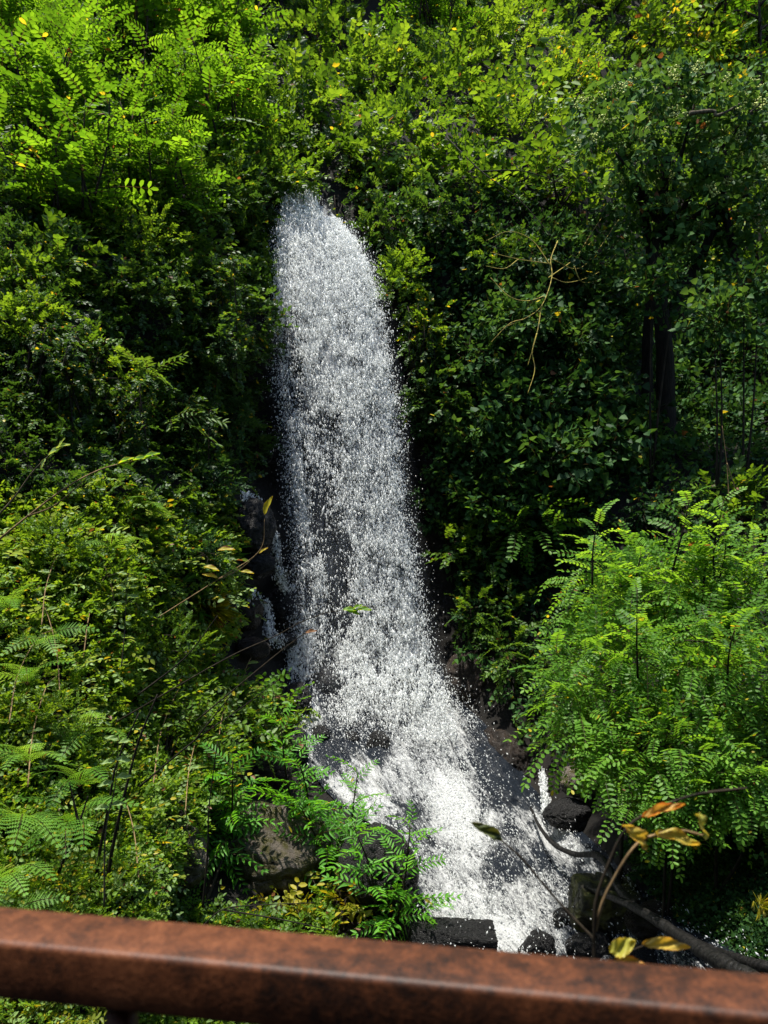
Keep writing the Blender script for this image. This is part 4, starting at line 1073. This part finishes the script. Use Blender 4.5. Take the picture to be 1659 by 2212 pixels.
VG = "vine clad mounds on the left wall"
shr(60, 700, 90, 80, "bright green rounded vine mound on the left edge at mid height", tint=.55, L=34)
shr(190, 810, 100, 90, "yellow green hop vine mound right of the bright rounded mound", tint=.62, yellow=.010, L=36, droop=.3)
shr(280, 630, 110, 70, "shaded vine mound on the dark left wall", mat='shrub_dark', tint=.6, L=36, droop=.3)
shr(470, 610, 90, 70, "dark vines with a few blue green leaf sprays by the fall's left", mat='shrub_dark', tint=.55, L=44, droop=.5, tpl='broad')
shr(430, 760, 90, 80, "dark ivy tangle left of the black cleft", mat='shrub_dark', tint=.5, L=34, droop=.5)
shr(490, 930, 55, 95, "glossy ivy column at the left rim of the black cleft", tpl='small', tint=.42, L=28, mat='ivy')
shr(440, 1050, 70, 60, "glossy dark ivy clump above the tall dark boulder", tint=.5, L=30, mat='ivy')
shr(130, 560, 80, 60, "leafy vine mound under the sprig with hanging fronds", tint=.5, L=36)
for x, y, w, h, lb in ((90, 760, 170, 260, "curtain of brown vine stems under the bright rounded mound"),
                       (230, 880, 190, 260, "curtain of thin tan vine stems under the hop vine mound"),
                       (420, 620, 200, 300, "dark curtain of hanging vines on the wall left of the fall"),
                       (380, 900, 170, 220, "tangled bare vine stems below the palm like fronds"),
                       (540, 520, 60, 330, "thin hanging vine with pale leaves along the fall's left edge")):
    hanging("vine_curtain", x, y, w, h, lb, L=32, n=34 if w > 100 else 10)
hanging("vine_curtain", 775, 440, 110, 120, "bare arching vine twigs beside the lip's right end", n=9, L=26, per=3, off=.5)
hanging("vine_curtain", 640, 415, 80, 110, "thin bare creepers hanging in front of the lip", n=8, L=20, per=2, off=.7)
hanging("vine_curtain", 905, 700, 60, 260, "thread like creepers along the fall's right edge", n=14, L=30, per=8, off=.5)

# large pinnate fronds like small palms on the left wall
def frondplant(name, px, py, n, Lpx, label, cat="fern", tpl='fern', mat='fern', off=.25, tint=.5, el=(.1, 1.0), fan=2.6, group=None, dirx=0.0):
    Y = float(hit(px, py)[0]) - off; g = Y / FPX; base = at(px, py, Y)
    root = thing(name, base, label, cat, group)
    for q in range(n):
        a = -math.pi / 2 + dirx + (q - (n - 1) / 2) / max(1, n - 1) * fan * R.uniform(.85, 1.15)
        e = R.uniform(*el); d = np.array([[math.cos(a) * math.cos(e), math.sin(a) * math.cos(e), math.sin(e)]])
        V, Q, T = place(tpl, base[None], d, np.array([Lpx * g * R.uniform(.8, 1.1)]), tint, .25, 0, 0, .3)
        mesh_obj("frond", V, Q, M[mat], root, T)
    return root
FT = dict(el=(.15, .9))
frondplant("palm_like_fern", 320, 820, 8, 110, "shaded fan of long pinnate fronds in the middle of the left wall", tpl='lance', mat='shrub_dark', tint=.9, el=(-.2, .9), off=.5, fan=3.4)
frondplant("palm_like_fern", 370, 910, 8, 110, "second dark fan of pinnate fronds just below the first on the left wall", tpl='lance', mat='shrub_dark', tint=.8, el=(-.4, .6), off=.5, fan=3.4)
for x, y, n, L, lb, tn in ((20, 1320, 5, 95, "pale fern frond arching at the left edge above the bank", .6),
                           (100, 1390, 4, 85, "flat lying fern on the left bank below the pale arching fern", .55),
                           (190, 1590, 5, 95, "upright pale fern in the middle of the left bank", .7),
                           (60, 1480, 4, 100, "small fern among leaves at the left edge of the bank", .5),
                           (40, 1780, 7, 105, "broad fern at the left edge above the handrail", .5),
                           (160, 1790, 8, 105, "dark green fern with drooping fronds beside the dark stems", .35),
                           (10, 1910, 6, 105, "bright fern cut by the left edge, nearest the handrail", .6),
                           (30, 1985, 5, 90, "shaded fern touching the handrail at the left edge", .3),
                           (170, 1700, 5, 90, "tangled fern behind the dark leaning stems", .4),
                           (240, 1190, 4, 80, "small reddish tipped fern high on the left bank", .8),
                           (310, 1110, 5, 70, "tiny fern near the top of the left bank", .45),
                           (60, 1650, 5, 90, "yellowish fern among dense leaves on the left bank", .75)):
    frondplant("fern", x, y, n, L * (1.45 if y > 1600 else 1.2), lb, tint=min(1, tn + .15), off=.65 if y > 1600 else .5, **FT)
frondplant("fern", 215, 2230, 6, 70, "fern seen through the gap under the handrail", tint=.5, off=.3, el=(.4, 1.2))

# bank shrubs, left
shr(380, 1560, 130, 80, "three leafed bramble spreading across the middle of the left bank", tint=.62, L=40, yellow=.010, tpl='broad')
shr(560, 1540, 80, 90, "blue green leafed shrub at the cascade's left rim", tint=.6, L=44, tpl='broad', mat='locust_near', dens=18)
shr(420, 1200, 80, 70, "shiny small leafed bush above the brown rock ledge", tint=.45, L=28, mat='ivy')
shr(230, 1250, 140, 90, "low sunlit mat of small leafed shrub high on the left bank", tint=.55, L=32)
shr(90, 1180, 110, 70, "sunlit tangle under the two long bare twigs", tint=.6, L=34)
shr(90, 1560, 100, 70, "pale leafy tangle at the left edge of the bank", tint=.7, L=36, yellow=.010)
shr(330, 1400, 110, 70, "dense green herbs left of the drooping tan grass", tint=.5, L=34)
shr(130, 1930, 90, 60, "low yellow green shrub behind the left end of the handrail", tint=.85, yellow=.2, L=36, tpl='broad')
shr(260, 1900, 80, 60, "herbs at the foot of the dark leaning stems", tint=.5, L=36, yellow=.08)
shr(372, 1965, 60, 35, "small round leafed green clump on the handrail's far side", tint=.5, mat='locust_near', L=30, tpl='broad')
shr(630, 1985, 60, 30, "yellowing leafy twig plant above the handrail left of centre", mat='yellow', tint=.5, L=52, tpl='broad', dens=12, yellow=.1)
shr(745, 1955, 60, 40, "yellow leafed plant left of the squared slab", mat='yellow', tint=.55, L=60, tpl='broad', dens=12, yellow=.15)
shr(80, 2225, 110, 50, "yellow and green herbs seen under the handrail at bottom left", mat='yellow', tint=.35, L=50, tpl='broad')
shr(470, 1690, 90, 60, "leafy herbs hanging over the orange stained rock", tint=.65, L=38, yellow=.08, tpl='broad', dens=14)

def wil(px, py, rx, ry, label, **k):
    a = dict(tpl='lance', mat='willow', L=84, dens=30, tint=.7, Y=None, pull=.9, leaders=2, k=5); a.update(k)
    return bush("long_leaved_shrub", px, py, rx, ry, label, "shrub", **a)
wil(575, 1790, 130, 60, "bright green long leaved shrub in front of the grey rock face")
wil(735, 1850, 46, 62, "long leaved shoots leaning right over the big black boulder", dens=18, leaders=2)
wil(850, 1975, 60, 45, "small long leaved plant on top of the squared slab", dens=12, leaders=2)
wil(470, 1840, 60, 70, "sparse long leaved shoots left of the bright shrub", dens=12, leaders=2)

# ivy tree and ivy bushes, right
def ivy(px, py, rx, ry, label, **k):
    a = dict(tpl='ivy', mat='ivy', L=44, dens=40, tint=.5); a.update(k)
    return bush("ivy_bush", px, py, rx, ry, label, "ivy", **a)
def ivy_tree():
    Y = 14.2; g = Y / FPX; base = at(1440, 960, Y + .6)
    root = thing("ivy_tree", base, "dark ivy smothered tree with pale flower heads at the upper right", "tree")
    t = Tubes()
    t.add([at(1440, 960, Y + .6), at(1436, 760, Y + .5), at(1420, 560, Y + .3), at(1440, 330, Y)], .20, .09, 10, 24, .15)
    t.add([at(1400, 950, Y + 1), at(1398, 760, Y + .9), at(1405, 560, Y + .6), at(1380, 400, Y)], .13, .06, 8, 24, .15)
    t.add([at(1436, 700, Y + .5), at(1530, 520, Y + .2), at(1570, 380, Y)], .12, .05, 8, 18, .15)
    t.add([at(1610, 640, Y - .2), at(1580, 520, Y), at(1560, 420, Y)], .10, .05, 8, 18, .15)
    L = [(1400, 235, 95, 60), (1500, 225, 90, 70), (1600, 290, 90, 80), (1330, 330, 80, 60), (1440, 330, 90, 70), (1540, 360, 90, 70), (1640, 220, 60, 50), (1300, 250, 60, 45), (1440, 440, 85, 55), (1540, 460, 90, 60), (1370, 430, 70, 45),
         (1620, 420, 60, 70), (1500, 530, 70, 40), (1620, 520, 60, 45)]
    cs = [at(x, y, Y + R.uniform(-.6, .5)) for x, y, _, _ in L]; rs = [np.array([a * g, (a + b) * .45 * g, b * g]) for _, _, a, b in L]
    for c in cs: t.add([at(1436, 520, Y + .4), (at(1436, 480, Y + .3) + c) / 2, c], .06, .02, 6)
    P, X = crown_sprays(cs, rs, 52 * g, 62)
    V, Q, T = place('ivy', P, X, 52 * g * R.uniform(.65, 1.15, len(P)), .76, .4, .004, .003)
    mesh_obj("crown", V, Q, M['ivy'], root, T)
    # flower heads: small pale umbels on the sunward side
    fp = []
    for c, r in zip(cs, rs):
        d = sphere_pts(26); d = d[(d[:, 2] > .1) & (d[:, 1] < .5)]; fp.append(c + d * r * 1.06)
    fp = np.concatenate(fp); k = 24
    P2 = (fp[:, None] + R.normal(0, .045, (len(fp), k, 3))).reshape(-1, 3)
    o = drops("flowers", P2, R.uniform(.014, .028, len(P2)), R.normal(0, 1, (len(P2), 3)), np.ones(len(P2)), root, mat='umbel')
    t.build("trunk", M['bark'], root)
m_, n_, o_ = new_mat("ivy_umbel"); p_ = N(n_, "ShaderNodeBsdfPrincipled"); p_.inputs["Base Color"].default_value = (.40, .46, .12, 1); p_.inputs["Roughness"].default_value = .7
n_.links.new(p_.outputs[0], o_.inputs[0]); M['umbel'] = m_
ivy_tree()
ivy(1415, 610, 60, 70, "ivy clump wrapped round the upper part of the dark trunks", Y=13.6, tint=.5, L=50, depth=.5)
ivy(1200, 560, 95, 70, "ivy bush under the yellow lichened twigs", tint=.55)
ivy(1290, 620, 80, 60, "ivy bush right of the lichened twigs")
ivy(1120, 690, 85, 70, "ivy covered hump with fresh green tips right of the fall", tint=.6)
ivy(1240, 730, 95, 60, "dark ivy hump below the crooked bare twig")
ivy(1340, 700, 60, 60, "ivy hump against the dark tree trunks", tint=.4)
ivy(1060, 800, 70, 80, "dim ivy hump between the fall and the black hollow", tint=.4)
ivy(1110, 900, 90, 60, "large leafed ivy spray in the middle of the right cliff", L=56, tint=.55)
ivy(1200, 870, 80, 45, "ivy shelf jutting from the dark right cliff", L=56, tint=.5)
ivy(1280, 860, 70, 40, "ivy spray at the far end of the ivy shelf", L=54, tint=.5)
ivy(1290, 970, 80, 55, "ivy hump above the big bright bush", L=58, tint=.55)
ivy(1170, 990, 90, 60, "pale leafed ivy spray low on the right cliff", L=60, tint=.65)
ivy(1380, 960, 60, 50, "ivy spray drooping beside the dark trunk", L=54, tint=.5)
ivy(1040, 960, 60, 60, "small leafed ivy patch near the fall's lower right", tint=.5, L=40)
ivy(1040, 1070, 70, 60, "ivy patch with bright tips left of the feathery shrub", tint=.55, L=44)
ivy(1140, 1080, 70, 50, "drooping ivy below the pale leafed spray", tint=.5, L=50)
ivy(1560, 700, 85, 70, "blue green ivy branch hanging in front of the bright hollow", Y=13.0, tint=.75, L=52, depth=.5)
ivy(1610, 620, 60, 50, "ivy branch hanging at the right edge, mid height", Y=13.2, tint=.6, L=50, depth=.5)
ivy(1440, 850, 60, 50, "ivy on the foot of the dark trunks", tint=.35)
ivy(1560, 920, 120, 60, "dim ivy bank in the shade behind the big bright bush", tint=.45, L=40)

# the big bright acacia at the right
def big(px, py, rx, ry, Y, label, **k):
    a = dict(tpl='pinnate', mat='locust_near', L=70, dens=56, tint=.5, leaders=1, Y=Y, depth=.8, k=11, droop=.3, yellow=.012, upbias=.05, roll=.35); a.update(k)
    return bush("acacia_bush", px, py, rx, ry, label, "shrub", **a)
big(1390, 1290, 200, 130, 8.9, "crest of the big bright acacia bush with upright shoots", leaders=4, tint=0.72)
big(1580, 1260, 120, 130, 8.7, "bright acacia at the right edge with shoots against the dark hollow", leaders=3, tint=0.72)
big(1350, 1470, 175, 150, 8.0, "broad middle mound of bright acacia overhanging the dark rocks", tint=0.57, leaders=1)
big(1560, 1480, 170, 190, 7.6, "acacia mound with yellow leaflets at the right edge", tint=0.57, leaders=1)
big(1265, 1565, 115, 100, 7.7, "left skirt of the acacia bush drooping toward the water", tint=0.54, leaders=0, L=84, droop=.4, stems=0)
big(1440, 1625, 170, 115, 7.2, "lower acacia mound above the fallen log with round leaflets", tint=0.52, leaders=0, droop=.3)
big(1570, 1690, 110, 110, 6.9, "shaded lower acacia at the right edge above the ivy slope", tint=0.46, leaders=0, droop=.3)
big(1440, 1750, 95, 50, 6.9, "hanging tip of acacia behind the withered twig", tint=0.54, leaders=0, droop=.5, stems=0)
shr(1600, 1090, 80, 60, "olive leafy tangle behind the acacia shoots at the right edge", tint=.6, L=38)

# ------------------------------------------------------------------ bare stems and twigs
def twigs(name, paths, label, mat='bark_pale', r=.008, Y=None, cat="twig", leaves=(), lmat='shrub', lL=30, tint=.8, off=.6, group=None):
    p0 = paths[0][0]
    f = lambda x, y: at(x, y, Y) if Y else surf(x, y, off)[0]
    root = thing(name, f(*p0), label, cat, group); t = Tubes()
    for pts in paths: t.add([f(*q) for q in pts], r, r * .35, 6, 30, .2)
    t.build("stem", M[mat], root)
    for (x, y, dx, dy, L) in leaves:
        Yq = Y or float(hit(x, y)[0]) - off; g = Yq / FPX; b = at(x, y, Yq); d = np.array([dx, -.15, -dy]) ; d = d / np.linalg.norm(d)
        curl_leaf(root, b, b + d * L * g, L * g * .42, M[lmat], .5, side=(R.normal(0, .3), -.6, 1), tint=tint + R.uniform(-.12, .12))
    return root
twigs("bare_twig", [[(-20, 1130), (30, 1075), (70, 1020), (105, 985), (130, 965)]], "pale upright twig with a white green leaf tip at the left edge", Y=6.2, r=.008, lmat='pale', leaves=[(105, 985, 1, -.6, 40), (120, 970, 1, -.3, 36), (100, 990, -.4, .9, 26), (128, 968, .6, -1, 26)])
twigs("bare_twig", [[(-20, 1180), (60, 1115), (140, 1055), (215, 1015), (290, 995), (330, 988)], [(60, 1115), (120, 1090), (190, 1030)]], "long arching twig with narrow leaves at its tip on the left", 'dry', Y=6.2, r=.009, lmat='locust', leaves=[(255, 1003, 1, -.4, 40), (285, 996, 1, -.2, 40), (310, 990, 1, -.3, 40), (322, 990, 1, .1, 30), (260, 1004, .9, .3, 34)])
twigs("bare_twig", [[(250, 1560), (484, 1425), (593, 1375), (652, 1343), (708, 1323), (745, 1318)]], "long thin twig ending in yellow green leaves before the fall", 'vine', Y=7.0, r=.007, lmat='locust', leaves=[(740, 1318, 1, .0, 34), (770, 1318, 1, -.05, 34), (762, 1316, .8, -.4, 24), (750, 1320, 1, .25, 30)])
twigs("bare_twig", [[(420, 1560), (575, 1432), (624, 1393), (656, 1370), (676, 1363)]], "thin twig with a reddish leaf tip crossing the cascade's rim", 'vine', Y=7.2, r=.007, lmat='yellow', tint=1.3, leaves=[(660, 1368, 1, -.25, 26)])
twigs("bare_twig", [[(300, 1360), (470, 1252), (560, 1190), (572, 1120)], [(470, 1252), (520, 1228), (566, 1186)]], "bare twig with a curled tan leaf before the tall dark boulder", 'dry', Y=8.6, r=.007, lmat='yellow', tint=1.2, leaves=[(573, 1112, .4, -1, 44), (560, 1196, 1, -.7, 24), (470, 1250, -.6, -.2, 34), (440, 1225, 1, .2, 36), (470, 1190, 1, -.1, 40), (520, 1235, 1, .1, 30)])
twigs("leafy_sapling", [[(262, 1440), (268, 1380), (272, 1300), (275, 1240)]], "slender sapling holding stacked pale oval leaves upright on the bank", Y=5.6, r=.005, lmat='pale', tint=.6, cat="sapling", leaves=[(275, 1242, -1, -.25, 24), (275, 1255, 1, -.2, 26), (274, 1270, -1, -.2, 26), (275, 1272, 1, -.2, 28), (273, 1285, -1, -.1, 22), (274, 1290, 1, .0, 30), (272, 1300, -1, .2, 22), (273, 1270, .4, -1, 24)])
twigs("leafy_sapling", [[(225, 1960), (228, 1800), (250, 1690), (256, 1590)]], "thin sapling with pale yellow oval leaves before the fern", Y=4.9, r=.006, lmat='pale', tint=.45, cat="sapling", leaves=[(256, 1600, -1, -.3, 32), (256, 1605, 1, -.2, 30), (250, 1640, 1, .1, 38), (250, 1645, -1, .1, 34), (250, 1680, 1, -.1, 40), (246, 1690, -1, .2, 36), (240, 1740, 1, -.2, 34), (236, 1745, -1, 0, 34)])
twigs("dark_stem", [[(200, 1985), (212, 1860), (235, 1740), (252, 1650), (300, 1540)]], "dark leaning stem, left one of the pair on the left bank", 'bark', Y=5.9, r=.015, cat="stem")
twigs("dark_stem", [[(222, 1985), (240, 1850), (268, 1720), (300, 1600), (340, 1500)]], "dark leaning stem, right one of the pair on the left bank", 'bark', Y=5.9, r=.017, cat="stem")
twigs("dark_stem", [[(438, 1960), (448, 1850), (452, 1740), (470, 1600)]], "thin upright dark stem before the grey rock face", 'bark', Y=6.2, r=.010, cat="stem")
twigs("dark_stem", [[(120, 1900), (170, 1780), (190, 1720)], [(170, 1780), (150, 1690)]], "short dark stem by the ferns on the left bank", 'bark', Y=5.5, r=.012, cat="stem")
twigs("bare_twig", [[(270, 1960), (340, 2005), (420, 2010), (480, 1965), (560, 1955), (680, 1950)], [(480, 1965), (600, 1985), (720, 2010)]], "dark bramble cane arching along the top of the handrail", 'bark', Y=5.9, r=.008)
twigs("bare_twig", [[(300, 1700), (420, 1600), (520, 1530), (600, 1470)], [(420, 1600), (500, 1500)], [(300, 1500), (400, 1420), (470, 1330)]], "dark branching twigs across the middle of the left bank", 'bark', Y=7.0, r=.009)
twigs("lichened_branch", [[(1205, 520), (1190, 560), (1192, 600), (1170, 660), (1130, 690), (1080, 710)], [(1190, 560), (1260, 575), (1340, 470)], [(1190, 570), (1120, 560), (1060, 545)], [(1170, 660), (1160, 720), (1140, 790)], [(1185, 600), (1240, 560), (1290, 510)], [(1192, 600), (1230, 610), (1290, 590), (1330, 550)], [(1175, 640), (1140, 650), (1100, 640), (1060, 600)], [(1190, 575), (1150, 520), (1100, 500), (1050, 520)], [(1240, 575), (1260, 610), (1310, 600)], [(1120, 560), (1090, 580), (1050, 575)], [(1240, 565), (1280, 500), (1300, 470)], [(1130, 690), (1100, 700), (1060, 740)], [(1160, 720), (1150, 760), (1155, 800), (1140, 850)]], "yellow lichened bare branch hanging on the right cliff", 'lichen', r=.011, off=1.5, cat="branch")
twigs("bare_branch", [[(905, 220), (960, 290), (1040, 370), (1120, 430), (1200, 520)], [(1040, 370), (1130, 370), (1230, 400)], [(960, 290), (940, 240)]], "long dark bare branch slanting down through the upper right shrubs", 'bark', r=.016, off=1.7, cat="branch")
twigs("bare_branch", [[(1490, 245), (1540, 240), (1546, 250), (1572, 240), (1598, 224)]], "pale broken branch stub poking out of the ivy tree", 'bark_pale', r=.04, Y=12.9, cat="branch")
twigs("dry_stalk", [[(1575, 1080), (1570, 1000), (1560, 920)], [(1570, 1000), (1590, 1060), (1600, 1075)]], "tan dry stalk standing behind the acacia shoots at right", 'dry', Y=8.4, r=.007, cat="stalk")
twigs("dry_stalk", [[(1400, 1760), (1402, 1600), (1398, 1430)]], "brown upright stem showing through the big acacia bush", 'dry', Y=7.35, r=.010, cat="stalk")
# drooping tan grass by the brown ledge
def grass_tuft(px, py, label, n=40, L=60, tint=1.15):
    Y = float(hit(px, py)[0]) - .5; g = Y / FPX; base = at(px, py, Y)
    P = base + R.normal(0, .02, (n, 3)); X = np.stack([R.normal(.2, .5, n), R.normal(-.5, .4, n), R.normal(.1, .5, n)], -1)
    V, Q, T = place('grass', P, X, L * g * R.uniform(.6, 1.2, n), .5, .3, .25, .05)
    o = mesh_obj("grass_tuft", V - base, Q, M['yellow'], None, T); o.location = base
    return tag(o, label, "grass tuft")
grass_tuft(450, 1320, "drooping tan grass tuft above the reddish brown rock")
grass_tuft(1640, 1950, "tan dry grass tuft on the dark ivy slope at the right edge", n=16, L=30)

CG = "tan canes on the left bank"
for x, y, dx, h in ((60, 1700, 40, 240), (130, 1500, -30, 200), (330, 1700, 70, 260), (380, 1450, 60, 180), (180, 1420, 50, 200), (300, 1900, -40, 220), (90, 1350, 30, 160), (470, 1620, 40, 160), (20, 1560, 60, 200), (400, 1760, 30, 200), (250, 1330, -40, 150), (520, 1500, 50, 130)):
    twigs("bramble_cane", [[(x, y), (x + dx * .3, y - h * .5), (x + dx, y - h * .9), (x + dx * 1.6, y - h)]], "thin tan cane rising out of the leafy left bank", 'dry', r=.006, off=.45, cat="cane", group=CG,
          leaves=[(x + dx * .3, y - h * .5, 1, -.2, 26), (x + dx * .6, y - h * .7, -1, -.2, 26), (x + dx, y - h * .9, 1, -.3, 28)], lmat='pale', tint=.35)
